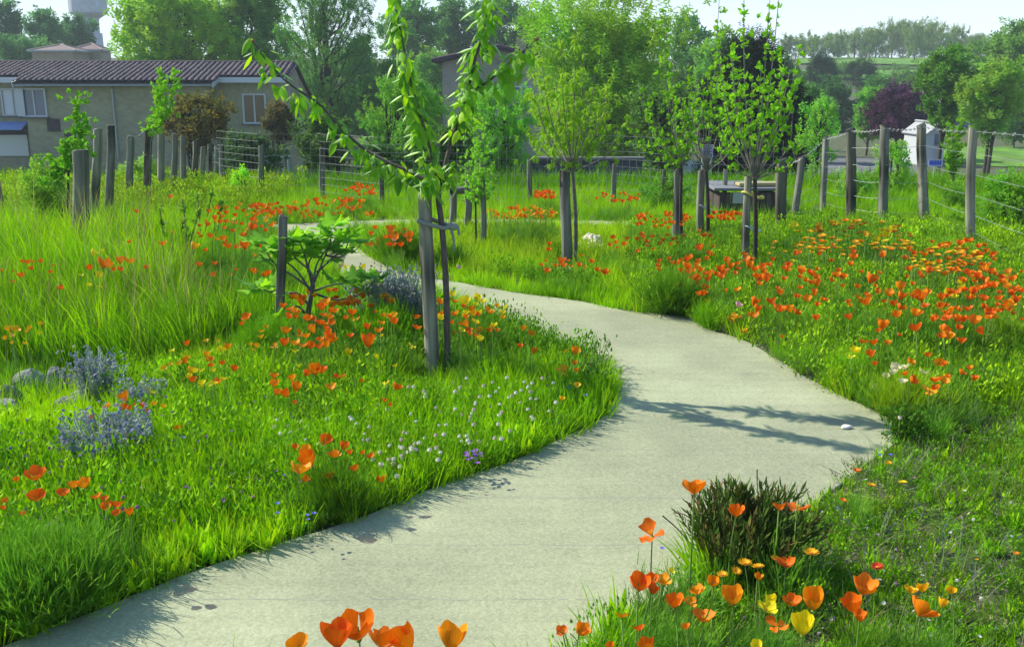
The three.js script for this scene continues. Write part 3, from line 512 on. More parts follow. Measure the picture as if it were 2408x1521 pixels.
const TUFT = { apple: tuftOfLeaves(7, 0.055, 0.6), almond: tuftOfLeaves(9, 0.085, 0.24), pear: tuftOfLeaves(7, 0.05, 0.55) };
function shootTree(name, label, base, fork, shoots, { r = 0.03, leaves = 'apple', color, gap = 0.055, from = 0.25, barkKind = 'dark', hang = false, wide = 1, thick = 0.35, size = 1 }) {
  const d0 = -base.z, g = thing(name, label, 'tree', [base.x, base.y, base.z]);
  const L = (p) => p.clone().sub(base), f = L(D(fork[0], fork[1], d0));
  part('trunk', limb([V(0, -0.1, 0), f.clone().multiplyScalar(0.5).add(V(rr(-0.02, 0.02), 0, rr(-0.02, 0.02))), f], r, r * 0.8, 8), bark[barkKind], g);
  for (const [x, y, bend = 0] of shoots) {
    const e = L(D(x, y, d0 + rr(-0.28, 0.28) * (1 + thick))), m = f.clone().lerp(e, 0.45); m.x += (e.x - f.x) * 0.22 + bend; m.z += (e.z - f.z) * 0.25;
    const s = part('branch', limb([f.clone().multiplyScalar(0.99), m, e], r * rr(0.26, 0.38), r * 0.12, 5), bark.twig, g);
    const c = new THREE.CatmullRomCurve3([f, m, e]), len = c.getLength(), sc = new Scatter(), n = Math.round(len / gap / 1.75);
    for (let i = 0; i < n; i++) { const t = lerp(from, 1, (i + rnd()) / n), q = c.getPointAt(Math.min(t, 1)); const side = rnd() < 0.45 ? gauss() * 0.09 * size * wide : gauss() * 0.025; sc.add(q.add(V(side, gauss() * 0.04 * wide - (hang ? 0.03 : 0), gauss() * 0.07 * wide)), hang ? [Math.PI + rr(-0.7, 0.7), rr(0, 6.3), rr(-0.7, 0.7)] : [rr(-1.6, 1.6), rr(0, 6.3), rr(-1.6, 1.6)], rr(0.6, 1.15) * size * 0.68, tint(color.map((q, k) => q * [1.35, 1.4, 0.8][k]), 0.15, 0.1)); }
    const lv = sc.build('leaves', TUFT[leaves], nearLeafMat, s);
  }
  return g;
}
// ---------------------------------------------------------------- stakes, ties, young trees
const postTex = tex(256, (u, v) => { const grain = fbm(u * 9, v * 1.6, 4, 9), crack = Math.pow(noise(u * 12, v * 2 + 7, 12), 7), blot = fbm(u * 3, v * 3, 3, 3); const k = 0.66 + 0.55 * (grain - 0.5) - 0.55 * crack + 0.40 * (blot - 0.5); return [k * 1.0, k * 0.98, k * 0.93]; }); postTex.wrapT = THREE.MirroredRepeatWrapping;
const postMat = [C(0.44, 0.44, 0.39), C(0.29, 0.30, 0.29), C(0.35, 0.36, 0.355), C(0.20, 0.195, 0.175)].map((color) => std({ color, map: postTex, bumpMap: postTex, bumpScale: 0.008, roughness: 0.95 }));
// a split or round post: lumpy section that changes along its height, sawn top with its own rings
function postGeo(h, r, o = {}) {
  const seg = 20, rows = 11, pos = [], uv = [], idx = [], ph = rr(0, 6), lean = o.lean ?? [0, 0], sq = o.square ?? 0;
  for (let i = 0; i <= rows; i++) for (let k = 0; k <= seg; k++) {
    const t = i / rows, a = k / seg * 2 * Math.PI, fc = 5 + Math.floor((ph * 7) % 3), aa = (a + ph + t * 0.25 + 40) % (2 * Math.PI / fc) - Math.PI / fc, lump = lerp(1, Math.cos(Math.PI / fc) / Math.cos(aa) * 1.08, 0.75) + 0.06 * Math.sin(2 * a + ph) + 0.04 * Math.sin(3 * a + ph * 2 + t * 2) + 0.05 * (noise(Math.cos(a) * 2 + ph * 9, t * 5 + Math.sin(a) * 2) - 0.5) * 2;
    const s4 = sq ? 1 / Math.max(Math.abs(Math.cos(a)), Math.abs(Math.sin(a))) : 1, rad = r * lerp(lump, s4 * 0.86, sq) * lerp(1.05, 0.95, t) * (i === rows ? 0.93 : 1);
    pos.push(Math.cos(a) * rad + lean[0] * t * h + 0.012 * Math.sin(t * 4 + ph), t * h - (i === rows ? 0 : i === rows - 1 ? -h / rows + 0.012 : 0), Math.sin(a) * rad + lean[1] * t * h);
    uv.push(k / seg, t * h * 1.2 + ph);
  }
  for (let i = 0; i < rows; i++) for (let k = 0; k < seg; k++) { const a = i * (seg + 1) + k, b = a + seg + 1; idx.push(a, b, a + 1, b, b + 1, a + 1); }
  const c = pos.length / 3, tilt = o.tilt ?? rr(-0.02, 0.03); pos.push(lean[0] * h, h + 0.004, lean[1] * h); uv.push(0.5, 0);
  for (let k = 0; k < seg; k++) { pos.push(...pos.slice((rows * (seg + 1) + k) * 3, (rows * (seg + 1) + k) * 3 + 3)); uv.push(0.5 + 0.1 * k / seg, 0.05); }
  for (let k = 0; k < seg; k++) idx.push(c, c + 1 + (k + 1) % seg, c + 1 + k);
  for (let k = 0; k <= seg; k++) pos[(rows * (seg + 1) + k) * 3 + 1] += tilt * Math.cos(k / seg * 6.28);
  for (let k = 0; k < seg; k++) pos[(c + 1 + k) * 3 + 1] += tilt * Math.cos(k / seg * 6.28);
  const g = new THREE.BufferGeometry(); g.setAttribute('position', new THREE.Float32BufferAttribute(pos, 3)); g.setAttribute('uv', new THREE.Float32BufferAttribute(uv, 2)); g.setIndex(idx); g.computeVertexNormals(); return g;
}
function stake(label, px, top, bottom, wpx, o = {}) { // a post where the photograph shows its foot and top
  const b = G(px, bottom), t = D(o.topX ?? px, top, -b.z), h = t.y - b.y + 0.15, s = thing('tree_stake', label, 'stake', [b.x, b.y - 0.15, b.z]);
  part('shaft', postGeo(h, metres(wpx, b) / 2.25, { ...o, lean: [(t.x - b.x) / h, 0] }), postMat[o.mat ?? 0], s); return [b, t];
}
const stakeA = stake('tall weathered timber stake beside the cherry tree trunk, with a fabric tie', 1012, 455, 880, 35, { topX: 1004, mat: 0 });
stake('timber stake beside the almond tree, poppies at its foot', 1331, 402, 622, 27, { mat: 1 });
stake('timber stake of the nearest-to-the-willow apple tree, farther from the plank bin', 1588, 398, 588, 20, { topX: 1592, mat: 2 });
stake('timber stake standing right before the plank bin', 1650, 399, 560, 19, { mat: 2 });
stake('pale timber stake with a yellow strap, before the black conifer', 1757, 414, 618, 22, { mat: 0 });
stake('slim squared stake behind the fig bush beside the path', 658, 507, 805, 25, { square: 1, topX: 664, mat: 1 });
stake('grey stake behind the cherry beside the small staked pear', 1134, 364, 584, 15, { mat: 2 });
{ // two short posts with a cross rail
  const b = G(1080, 540), d = -b.z, o = thing('support_frame', 'low timber frame of two posts and a rail behind the cherry trunk', 'frame', [b.x, b.y, b.z]);
  for (const px of [1064, 1100]) { const q = D(px, 455, d); part('post', postGeo(q.y - b.y + 0.1, 0.045).translate(q.x - b.x, -0.1, 0), postMat[1], o); }
  const p = D(1058, 449, d), q = D(1140, 443, d); part('rail', beam(p.sub(b), q.sub(b), 0.045, 8), postMat[1], o);
}
const stakeFeet = [[1012, 880], [1331, 622], [1588, 588], [1650, 560], [1757, 618], [658, 805], [1053, 882], [1343, 616], [1777, 625], [1606, 590], [190, 592], [715, 790]].map(([x, y]) => G(x, y));
const strap = std({ color: C(0.20, 0.22, 0.20), roughness: 1 });
function tie(label, y, d, x0, x1, r0, r1, w, mat, tail) { // strap round stake and trunk
  const a = D(x0, y, d), b = D(x1, y + 12, d), o = thing('tree_tie', label, 'tie', [a.x, a.y, a.z]), v = b.clone().sub(a);
  const loop = []; for (let k = 0; k <= 24; k++) { const t = k / 24 * 2 * Math.PI, c = Math.cos(t), s = Math.sin(t), m = c > 0 ? r1 : r0; loop.push(V((c > 0 ? v.x : 0) + c * m, (c > 0 ? v.y : 0) + 0.006 * Math.sin(t * 3), s * m)); }
  part('band', new THREE.TubeGeometry(new THREE.CatmullRomCurve3(loop, true), 48, w, 6, true).scale(1, 1, 1), mat, o);
  part('knot', new THREE.IcosahedronGeometry(w * 2.1, 1).scale(1.3, 0.9, 1).translate(v.x + r1 + w, v.y, 0.01), mat, o);
  if (tail) part('tail', merge([limb([V(v.x + r1, v.y, 0.01), V(v.x + r1 + 0.035, v.y + 0.005, 0.015), V(v.x + r1 + 0.05, v.y - 0.05, 0.015)], w * 0.9, w * 0.6, 5), limb([V(v.x + r1, v.y, 0.02), V(v.x + r1 + 0.018, v.y - 0.07, 0.03), V(v.x + r1 + 0.02, v.y - 0.14, 0.02)], w * 0.7, w * 0.4, 5)]), mat, o);
}
tie('grey fabric strap tying the cherry trunk to its stake', 520, -stakeA[0].z, 1006, 1047, 0.054, 0.03, 0.013, strap, true);
tie('thin white tie round the apple trunk before the plank bin', 482, -G(1650, 560).z, 1652, 1664, 0.05, 0.03, 0.006, std({ color: C(0.55, 0.62, 0.62) }), false);
tie('thin pale tie round the apple trunk before the black conifer', 531, -G(1757, 618).z, 1762, 1777, 0.055, 0.03, 0.006, std({ color: C(0.5, 0.6, 0.62) }), false);
tie('yellow strap at the top of the pale stake', 452, -G(1757, 618).z, 1760, 1780, 0.056, 0.032, 0.011, std({ color: C(0.55, 0.48, 0.10) }), false);

// ---- the cherry: branches drawn from trunk to tip, every drooping leaf a piece of its own
{
  const base = G(1053, 882), d = -base.z, t = thing('cherry_tree', 'young cherry tree with long drooping bright leaves tied to the tall stake', 'tree', [base.x, base.y, base.z]);
  const L = (x, y, dz = 0) => D(x, y, d + dz).sub(base);
  part('trunk', limb([V(0, -0.1, 0), L(1051, 760), L(1046, 620), L(1038, 520), L(1030, 452), L(1036, 420)], 0.020, 0.016, 8), bark.red, t);
  const cherryLeaf = [0, 1, 2, 3].map((k) => leafBlade(0.062 + k * 0.009, 0.031 + 0.003 * k, 0.3 + 0.08 * k, -0.12 - 0.1 * k, 1));
  const leafMats = [[0.34, 0.66, 0.005], [0.22, 0.50, 0.005], [0.50, 0.80, 0.006], [0.11, 0.31, 0.006]].map((c) => leafy(C(...c), 0.6, { roughness: 0.75, specularIntensity: 0.6 }));
  const petiole = std({ color: C(0.22, 0.10, 0.05) });
  const branches = [
    [[[1030, 455, 0], [985, 415, 0.05], [900, 375, 0.14], [850, 345, 0.2], [800, 300, 0.22], [745, 240, 0.2], [690, 205, 0.2], [640, 160, 0.2], [594, 97, 0.2]], 0.013, [[0.10, 0.56, 1.3], [0.60, 0.80, 1.25], [0.86, 1.0, 1.0]], 165],
    [[[1034, 440, 0], [1020, 390, -0.05], [1000, 310, -0.1], [975, 230, -0.12], [955, 140, -0.15], [945, 90, -0.15], [930, 10, -0.15], [925, -60, -0.15]], 0.012, [[0.08, 0.70, 1.1], [0.74, 0.97, 1.0]], 200],
    [[[1038, 430, 0], [1055, 355, 0.04], [1080, 275, 0.05], [1100, 210, 0.05], [1120, 130, 0.04], [1140, 60, 0.03], [1152, -50, 0]], 0.015, [[0.30, 0.62, 1.2], [0.64, 0.92, 1.0]], 175],
    [[[1118, 212, 0.05], [1160, 182, 0.02], [1205, 140, 0], [1240, 112, -0.05], [1262, 92, -0.05]], 0.008, [[0.30, 0.86, 1.1], [0.94, 1.0, 0.5]], 66],
    [[[1040, 428, 0], [1062, 400, -0.04], [1084, 372, -0.06]], 0.006, [[0.3, 1.0, 1.0]], 16],
    [[[1028, 452, 0], [1008, 425, -0.06], [995, 390, -0.1]], 0.006, [[0.2, 1.0, 1.0]], 26],
  ];
  let pieces = 0;
  for (const [pts, r, spans, count] of branches) {
    const P = pts.map((q) => L(...q)), b = part('branch', limb(P, r, r * 0.25, 6), bark.red, t), c = new THREE.CatmullRomCurve3(P), rest = [];
    const total = spans.reduce((s, q) => s + (q[1] - q[0]) * q[2], 0);
    for (const [u0, u1, k] of spans) {
      const n = Math.round(count * (u1 - u0) * k / total), node = Math.max(1, Math.round(n / 17));
      for (let i = 0; i < n; i++) {
        const t0 = lerp(u0, u1, (Math.floor(i / 17) + 0.5 + 0.22 * gauss()) / node), q = c.getPointAt(clamp(t0, 0, 1)), a = rr(0, 6.28), out = rr(0.008, 0.07) * (node > 3 ? 1 : 0.7);
        const m = new THREE.Matrix4().compose(q.clone().add(V(Math.cos(a) * out, rr(-0.085, 0.03), Math.sin(a) * out * 0.9)), Q4.setFromEuler(E4.set(Math.PI - rr(-0.1, 1.55), -a + Math.PI / 2 + gauss() * 0.9, rr(-0.7, 0.7), 'YXZ')).clone(), V(1, 1, 1).multiplyScalar(rr(0.7, 1.15)));
        const gi = Math.floor(rnd() * 4), mi = Math.floor(rnd() * 4);
        if (pieces < 300 && i % 100 < 47) { const l = part('leaf', cherryLeaf[gi], leafMats[mi], b); m.decompose(l.position, l.quaternion, l.scale); pieces++; }
        else rest.push(clean(cherryLeaf[gi].clone()).applyMatrix4(m));
      }
    }
    if (rest.length) part('leaves', mergeGeometries(rest), leafMats[1], b).userData.kind = 'stuff';
    const tips = P[P.length - 1]; if (pts.length > 3) part('bud', new THREE.SphereGeometry(0.012, 6, 5).translate(tips.x, tips.y, tips.z), petiole, b);
  }
}
// ---- almond, apples, pear
const S = (cx, cy, list) => list.map(([x, y, b]) => [cx + x, cy + y, b]);
shootTree('almond_tree', 'young almond tree with narrow pale leaves above the thick stake', G(1352, 614), [1346, 402], [[1245, 165], [1270, 120], [1290, 250], [1318, 90], [1335, 200], [1355, 60], [1375, 120], [1400, 170], [1440, 185], [1415, 250], [1452, 290, 0.1], [1240, 290], [1290, 330], [1380, 230], [1330, 200], [1425, 215], [1262, 235], [1350, 200], [1305, 170]], { r: 0.022, leaves: 'almond', hang: true, wide: 2.4, color: [0.21, 0.36, 0.02], gap: 0.031, from: 0.3, barkKind: 'pale', size: 1.2 });
shootTree('apple_tree', 'staked apple tree with loose leaves, next to the great willow', G(1606, 590), [1603, 395], [[1566, 25], [1563, 110], [1500, 200], [1470, 290, 0.1], [1520, 200], [1545, 265], [1580, 140], [1610, 200], [1640, 180], [1625, 250], [1480, 340, 0.15], [1590, 220], [1655, 250], [1540, 330], [1610, 300]], { r: 0.02, color: [0.17, 0.36, 0.015], gap: 0.038, from: 0.15, barkKind: 'dark', size: 1.2 });
shootTree('apple_tree', 'staked apple tree fanned out right before the plank bin', G(1664, 562), [1661, 402], [[1692, 0], [1700, 70], [1600, 230], [1625, 165], [1655, 215], [1675, 180], [1705, 200], [1730, 250], [1742, 290], [1715, 330, 0.05], [1610, 310, 0.05], [1640, 200], [1665, 175], [1690, 140]], { r: 0.024, color: [0.19, 0.39, 0.012], gap: 0.046, from: 0.46, barkKind: 'dark', size: 1.2 });
shootTree('apple_tree', 'largest staked apple tree with tall leafy shoots reaching the sky, before the conifer', G(1777, 625), [1776, 420], [[1750, -40], [1836, -40], [1812, -10], [1690, 120], [1700, 180], [1720, 90], [1770, 175], [1800, 175], [1790, 165], [1840, 200], [1858, 165], [1885, 100], [1880, 180], [1865, 260, 0.08], [1870, 330, 0.1], [1695, 250, -0.05], [1700, 330, -0.1], [1735, 165], [1740, 200], [1815, 175], [1835, 250], [1760, 260], [1720, 140], [1850, 120]], { r: 0.024, color: [0.19, 0.40, 0.012], gap: 0.042, from: 0.3, barkKind: 'dark', size: 1.25 });
shootTree('pear_tree', 'small thin pear tree with light leaves beside the grey stake behind the cherry', G(1118, 585), [1118, 470], [[1098, 330], [1115, 300], [1130, 270], [1150, 330], [1160, 380], [1085, 380], [1105, 400], [1140, 300], [1170, 430], [1120, 360], [1090, 440], [1150, 420]], { r: 0.012, leaves: 'pear', wide: 1.4, color: [0.20, 0.42, 0.04], gap: 0.016, from: 0.05, barkKind: 'dark', size: 1.1 });
shootTree('young_tree', 'thin young tree with two leafy columns behind the thick corner post', G(150, 560), [160, 400], [[178, 218], [150, 330], [205, 275], [190, 300], [200, 345], [130, 380], [170, 330], [110, 360], [125, 440], [100, 430]], { r: 0.016, leaves: 'apple', color: [0.14, 0.33, 0.02], gap: 0.008, from: 0.2, barkKind: 'dark', size: 1.45 });
shootTree('young_tree', 'leafy sapling rising behind the row of split posts', G(350, 500), [355, 330], [[378, 165], [412, 166], [372, 195], [375, 200], [352, 285], [380, 255]], { r: 0.014, leaves: 'apple', color: [0.17, 0.37, 0.02], gap: 0.010, from: 0.3, barkKind: 'grey', size: 1.4 });
shootTree('young_tree', 'slim young tree with leaf clumps on its stem beyond the wired posts', G(2243, 480), [2243, 420], [[2243, 300], [2250, 330], [2236, 360], [2246, 345], [2228, 290], [2260, 285]], { r: 0.03, leaves: 'apple', color: [0.14, 0.30, 0.02], gap: 0.014, from: 0.1, barkKind: 'grey', size: 1.5 });
// bushes inside the garden
const bush = (name, label, cx, top, bottom, hw, d, color, leaf, o = {}) => tree({ name, label, category: 'shrub', cx, top, bottom, hw, d, color, leaf, clumps: 30, stems: 4, fill: 0.8, spray: 'small', under: true, trunkR: 0.02, ...o });
bush('shrub', 'rough green bush at the foot of the thick corner post', 100, 380, 540, 75, 11.6, [0.12, 0.22, 0.035], 0.17);
bush('shrub', 'upright green bush behind poppies, beside the silver car', 1572, 408, 525, 58, 13.6, [0.075, 0.18, 0.03], 0.16);
bush('shrub', 'light green bush behind the wired posts and before the blue road sign', 2110, 318, 500, 52, 15.5, [0.13, 0.26, 0.04], 0.18);
bush('shrub', 'dense creeper-like bush behind the wire at the edge of the view', 2385, 395, 640, 100, 10.9, [0.085, 0.19, 0.02], 0.15, { clumps: 50, fill: 1.0 });
bush('shrub', 'soft green bush low behind the wired posts', 2010, 400, 500, 60, 14.5, [0.12, 0.24, 0.045], 0.18);
bush('shrub', 'low green bush behind the last wired post, below the lawn', 2250, 430, 540, 50, 13.4, [0.10, 0.20, 0.03], 0.16);
bush('shrub', 'pale small bush at the foot of the split posts', 330, 370, 500, 100, 15.5, [0.13, 0.24, 0.045], 0.2);
bush('shrub', 'small bright bush just before the mesh, between two far posts', 565, 392, 470, 30, 14.2, [0.17, 0.34, 0.03], 0.15, { clumps: 14 });

// ---- the fig: lobed leaves in rosettes at the ends of grey branches
function figLeaf(s) {
  const sh = [[0, 0], [0.16, -0.06], [0.34, 0.05], [0.50, 0.22], [0.36, 0.34], [0.30, 0.42], [0.46, 0.62], [0.34, 0.70], [0.16, 0.62], [0.14, 0.86], [0, 1.0]], pts = [...sh, ...sh.slice(1, -1).reverse().map(([x, y]) => [-x, y])];
  const pos = [], idx = [], put = (x, y) => pos.push(x * s, y * s, (-0.28 * y * y + 0.16 * Math.abs(x) + 0.03 * Math.sin(y * 9 + x * 5)) * s);
  put(0, 0.4); pts.forEach(([x, y]) => put(x, y)); for (let k = 0; k < pts.length; k++) idx.push(0, 1 + k, 1 + (k + 1) % pts.length);
  const g = new THREE.BufferGeometry(); g.setAttribute('position', new THREE.Float32BufferAttribute(pos, 3)); g.setIndex(idx); g.computeVertexNormals(); return g;
}
{
  const base = G(715, 790), d = -base.z, t = thing('fig_bush', 'young fig with big lobed leaves and bare grey branches by the squared stake', 'fig', [base.x, base.y, base.z]);
  const L = (x, y, dz = 0) => D(x, y, d + dz).sub(base), figBark = std({ color: C(0.26, 0.26, 0.25), map: barkTex });
  const lg = [0.105, 0.125, 0.15].map(figLeaf), lm = [[0.28, 0.62, 0.015], [0.20, 0.48, 0.02], [0.36, 0.70, 0.015], [0.13, 0.34, 0.025]].map((c) => leafy(C(...c), 0.5, { roughness: 0.85, specularIntensity: 0.2 }));
  part('trunk', limb([V(0, -0.08, 0), L(722, 750), L(730, 700), L(735, 672)], 0.022, 0.016, 8), figBark, t);
  const B = [
    [[735, 672], [745, 620], [765, 590], [790, 560]], [[735, 672], [760, 610], [775, 575], [778, 540]], [[735, 680], [725, 620], [740, 590], [735, 565]], [[733, 680], [690, 650], [640, 615], [622, 580]], [[733, 690], [700, 640], [668, 610], [650, 585]],
    [[740, 690], [790, 705], [850, 690], [880, 660, -0.1]], [[728, 720], [700, 690], [660, 690], [610, 680, 0.1]], [[765, 600], [800, 605], [815, 595]], [[745, 640], [790, 600], [812, 585], [820, 565]], [[738, 672], [730, 640], [690, 600], [690, 565]], [[722, 745], [700, 720], [668, 735], [640, 755, -0.1]], [[735, 685], [780, 670], [830, 665]], [[725, 640], [716, 600], [705, 570]]];
  const R = [20, 17, 19, 20, 17, 14, 18, 8, 13, 17, 11, 13, 15];
  B.forEach((pts, k) => {
    const P = pts.map(([x, y, z = 0]) => L(x, y, z + (k % 3 - 1) * 0.05)), b = part('branch', limb(P, 0.009, 0.004, 6), figBark, t), e = P[P.length - 1], c = new THREE.CatmullRomCurve3(P);
    for (let i = 0; i < R[k]; i++) {
      const q = i < R[k] * 0.6 ? e.clone() : c.getPointAt(rr(0.55, 0.95)), a = i * 2.4 + rr(-0.4, 0.4);
      const l = part('leaf', pick(lg), pick(lm), b); l.position.copy(q).add(V(Math.cos(a) * 0.035, rr(-0.01, 0.04), Math.sin(a) * 0.035)); l.rotation.set(Math.PI / 2 - rr(-0.35, 0.75), a - Math.PI / 2, rr(-0.3, 0.3), 'YXZ'); l.rotation.y = -a + Math.PI / 2; l.scale.setScalar(rr(0.6, 1.05));
    }
  });
}
// ---------------------------------------------------------------- fences
const wireMat = std({ color: C(0.34, 0.35, 0.35), roughness: 0.45, metalness: 0.5 });
function fence(name, label, posts, wires, o = {}) { // posts [px, top, foot, width]; wires as shares of the post's height
  const feet = posts.map(([px, , foot, , off = 0]) => G(px, foot).add(V(0, 0, off))), org = feet[0].clone(), f = thing(name, label, 'fence', [org.x, org.y, org.z]);
  const tops = posts.map(([px, top, , , , tx], i) => D(tx ?? px, top, -feet[i].z));
  posts.forEach(([, , , w, , , mat], i) => { const h = tops[i].y - feet[i].y + 0.25; part('post', postGeo(h, metres(w, feet[i]) / 2, { lean: [(tops[i].x - feet[i].x) / h, 0] }).translate(feet[i].x - org.x, feet[i].y - 0.25 - org.y, feet[i].z - org.z), postMat[mat ?? i % 4], f); });
  for (const s of wires) {
    const list = [];
    for (let i = 0; i + 1 < posts.length; i++) {
      const a = feet[i].clone().lerp(tops[i], s).sub(org), b = feet[i + 1].clone().lerp(tops[i + 1], s).sub(org), sag = 0.008 + 0.02 * hash2(i, Math.round(s * 50)), m = a.clone().lerp(b, 0.5);
      const off = V(0, 0, 0.06); m.y -= sag; list.push(new THREE.TubeGeometry(new THREE.CatmullRomCurve3([a.add(off), m.add(off), b.add(off)]), 8, o.wire ?? 0.0022, 4));
      if (o.barbs && s > 0.9) for (let k = 1; k < 9; k++) { const q = a.clone().lerp(b, k / 9); q.y -= sag * 4 * (k / 9) * (1 - k / 9); list.push(beam(q.clone().add(V(-0.012, -0.014, 0)), q.clone().add(V(0.012, 0.014, 0)), 0.0035, 4), beam(q.clone().add(V(0.012, -0.014, 0)), q.clone().add(V(-0.012, 0.014, 0)), 0.0035, 4)); }
    }
    part('wire', merge(list), wireMat, f);
  }
  if (o.mesh) for (let i = 0; i + 1 < posts.length; i++) {
    const a = feet[i].clone().sub(org), b = feet[i + 1].clone().sub(org), n = Math.round(a.distanceTo(b) / 0.12), H = o.mesh, l = [];
    for (let k = 0; k <= n; k++) { const q = a.clone().lerp(b, k / n).add(V(0, 0, 0.05)); l.push(beam(q, q.clone().add(V(0, H, 0)), 0.0022, 3)); }
    for (let k = 0; k <= 9; k++) { const y = V(0, H * k / 9, 0.05); l.push(beam(a.clone().add(y), b.clone().add(y), 0.0022, 3)); }
    part('wire_mesh', merge(l), std({ color: C(0.16, 0.19, 0.19), roughness: 0.6, metalness: 0.4 }), f).userData.kind = 'stuff';
  }
  return f;
}
fence('wire_fence', 'barbed wire fence on round timber posts along the flower bank, facing the road', [[1842, 375, 548, 25, 0, 1840, 3], [1885, 368, 528, 17, -0.3], [1940, 322, 500, 15], [2006, 303, 518, 23, 0, 1999, 3], [2082, 297, 528, 23, 0, 2078, 1], [2177, 293, 530, 21, 0, 2168, 0], [2287, 303, 582, 21, 0, 2290, 0], [2520, 312, 690, 24]], [0.98, 0.8, 0.62, 0.45, 0.28, 0.13], { barbs: true, wire: 0.0022 });
fence('post_fence', 'leaning row of grey split posts with slack wire before the long house', [[214, 302, 530, 20, 0, 231], [250, 294, 512, 19, 0, 259], [298, 320, 482, 16, 0, 309], [342, 290, 478, 17, 0, 349], [374, 308, 468, 16, 0, 381], [402, 315, 462, 14, 0, 410], [428, 318, 456, 13, 0, 432], [450, 330, 452, 14, 0, 459], [470, 345, 448, 12, 0, 478], [488, 338, 446, 11, 0, 495], [502, 342, 440, 10, 0, 509], [520, 340, 445, 12, 0, 523]], [0.94, 0.62, 0.34], { wire: 0.0022 });
fence('mesh_fence', 'wire mesh fence on slim posts closing the far end of the garden', [[520, 340, 452, 8], [615, 340, 468, 13], [757, 347, 466, 13], [895, 380, 484, 12], [1097, 400, 486, 10], [1247, 372, 478, 11], [1445, 385, 478, 12], [1560, 400, 490, 9], [1705, 398, 500, 11], [1830, 395, 500, 10]], [], { mesh: 0.95 });
{
  const b = G(190, 592), t = D(186, 352, -b.z), h = t.y - b.y + 0.2, o = thing('corner_post', 'thickest dark timber post, standing alone in the long grass beside the young tree', 'post', [b.x, b.y - 0.2, b.z]);
  part('shaft', postGeo(h, metres(36, b) / 2, { lean: [(t.x - b.x) / h, 0], tilt: 0 }), postMat[1], o);
  const c = G(3, 505), u = D(4, 400, -c.z), q = thing('boundary_post', 'single grey post cut by the edge of the view beyond the corner post', 'post', [c.x, c.y - 0.1, c.z]);
  part('shaft', postGeo(u.y - c.y + 0.1, metres(13, c) / 2), postMat[2], q);
}
{ // stones of the little dry wall
  const rockTex = tex(256, (u, v) => { const k = 0.55 + 0.5 * (fbm(u * 6, v * 6, 5, 6) - 0.5) + 0.2 * (noise(u * 60, v * 60, 60) - 0.5); return [k, k, k * 1.02]; }, 1);
  const rock = std({ color: C(0.62, 0.64, 0.66), map: rockTex, bumpMap: rockTex, bumpScale: 0.03 });
  const stones = [[74, 908, 62, 50, 'long grey boulder lying on top of the stone pile'], [137, 915, 36, 62, 'upright pale boulder leaning at the end of the stone pile'], [24, 942, 44, 50, 'dark boulder beside the long one, nearer the view edge'], [14, 968, 50, 36, 'lowest boulder of the pile, at the edge of the view'], [196, 938, 50, 26, 'flat pale stone next to the silver-blue catmint'], [158, 955, 46, 30, 'low pale stone below the upright boulder']];
  for (const [px, py, w, h, label] of stones) {
    const p = G(px, py + h * 0.35), W = metres(w, p) * 1.25, Hh = metres(h, p) * 1.3, o = thing('boulder', label, 'boulder', [p.x, p.y + Hh * 0.42, p.z]);
    const g = new THREE.IcosahedronGeometry(0.5, 4), a = g.attributes.position, s = rnd() * 50;
    for (let i = 0; i < a.count; i++) { const v = V().fromBufferAttribute(a, i), k = 1 + 0.62 * (fbm(v.x * 2.6 + s, v.y * 2.6 + v.z * 2.1 + s, 4) - 0.5) - 0.1 * Math.max(0, Math.abs(v.y) - 0.35); a.setXYZ(i, v.x * k * W * 1.05, v.y * k * Hh * 1.05, v.z * k * W * 0.8); }
    g.computeVertexNormals(); const uv = g.attributes.uv; for (let i = 0; i < uv.count; i++) uv.setXY(i, a.getX(i) * 3 + a.getZ(i) * 2, a.getY(i) * 3 + s); part('rock', g, rock, o);
  }
  // rubble heap by the almond stake
  const o = new Scatter(), geo = new THREE.IcosahedronGeometry(0.5, 1), a = geo.attributes.position; for (let i = 0; i < a.count; i++) { const v = V().fromBufferAttribute(a, i), k = 0.8 + 0.4 * noise(v.x * 3 + 4, v.y * 3 + v.z * 5); a.setXYZ(i, v.x * k, v.y * k * 0.8, v.z * k); } geo.computeVertexNormals();
  const c = G(1392, 580), w = metres(48, c);
  for (let k = 0; k < 260; k++) { const u = gauss() * 0.5, q = gauss() * 0.6, x = c.x + u * w, z = c.z + q * 0.55; o.add(V(x, ground(x, z) + 0.11 * Math.exp(-(u * u + q * q) * 2) * rnd() + 0.01, z), [rr(0, 6), rr(0, 6), 0], rr(0.02, 0.07), tint(rnd() < 0.5 ? [0.62, 0.52, 0.40] : [0.50, 0.48, 0.44], 0.15, 0.05)); }
  for (let k = 0; k < 60; k++) { const q = G(rr(1295, 1345), rr(552, 566)); o.add(q, [rr(0, 6), rr(0, 6), 0], rr(0.03, 0.08), tint([0.36, 0.38, 0.42], 0.1, 0.05)); }
  const im = o.build('rubble', geo, std({ roughness: 1 }), scene); tag(im, 'heap of pale broken stones and rubble beside the almond stake', 'rubble', null, 'stuff');
}
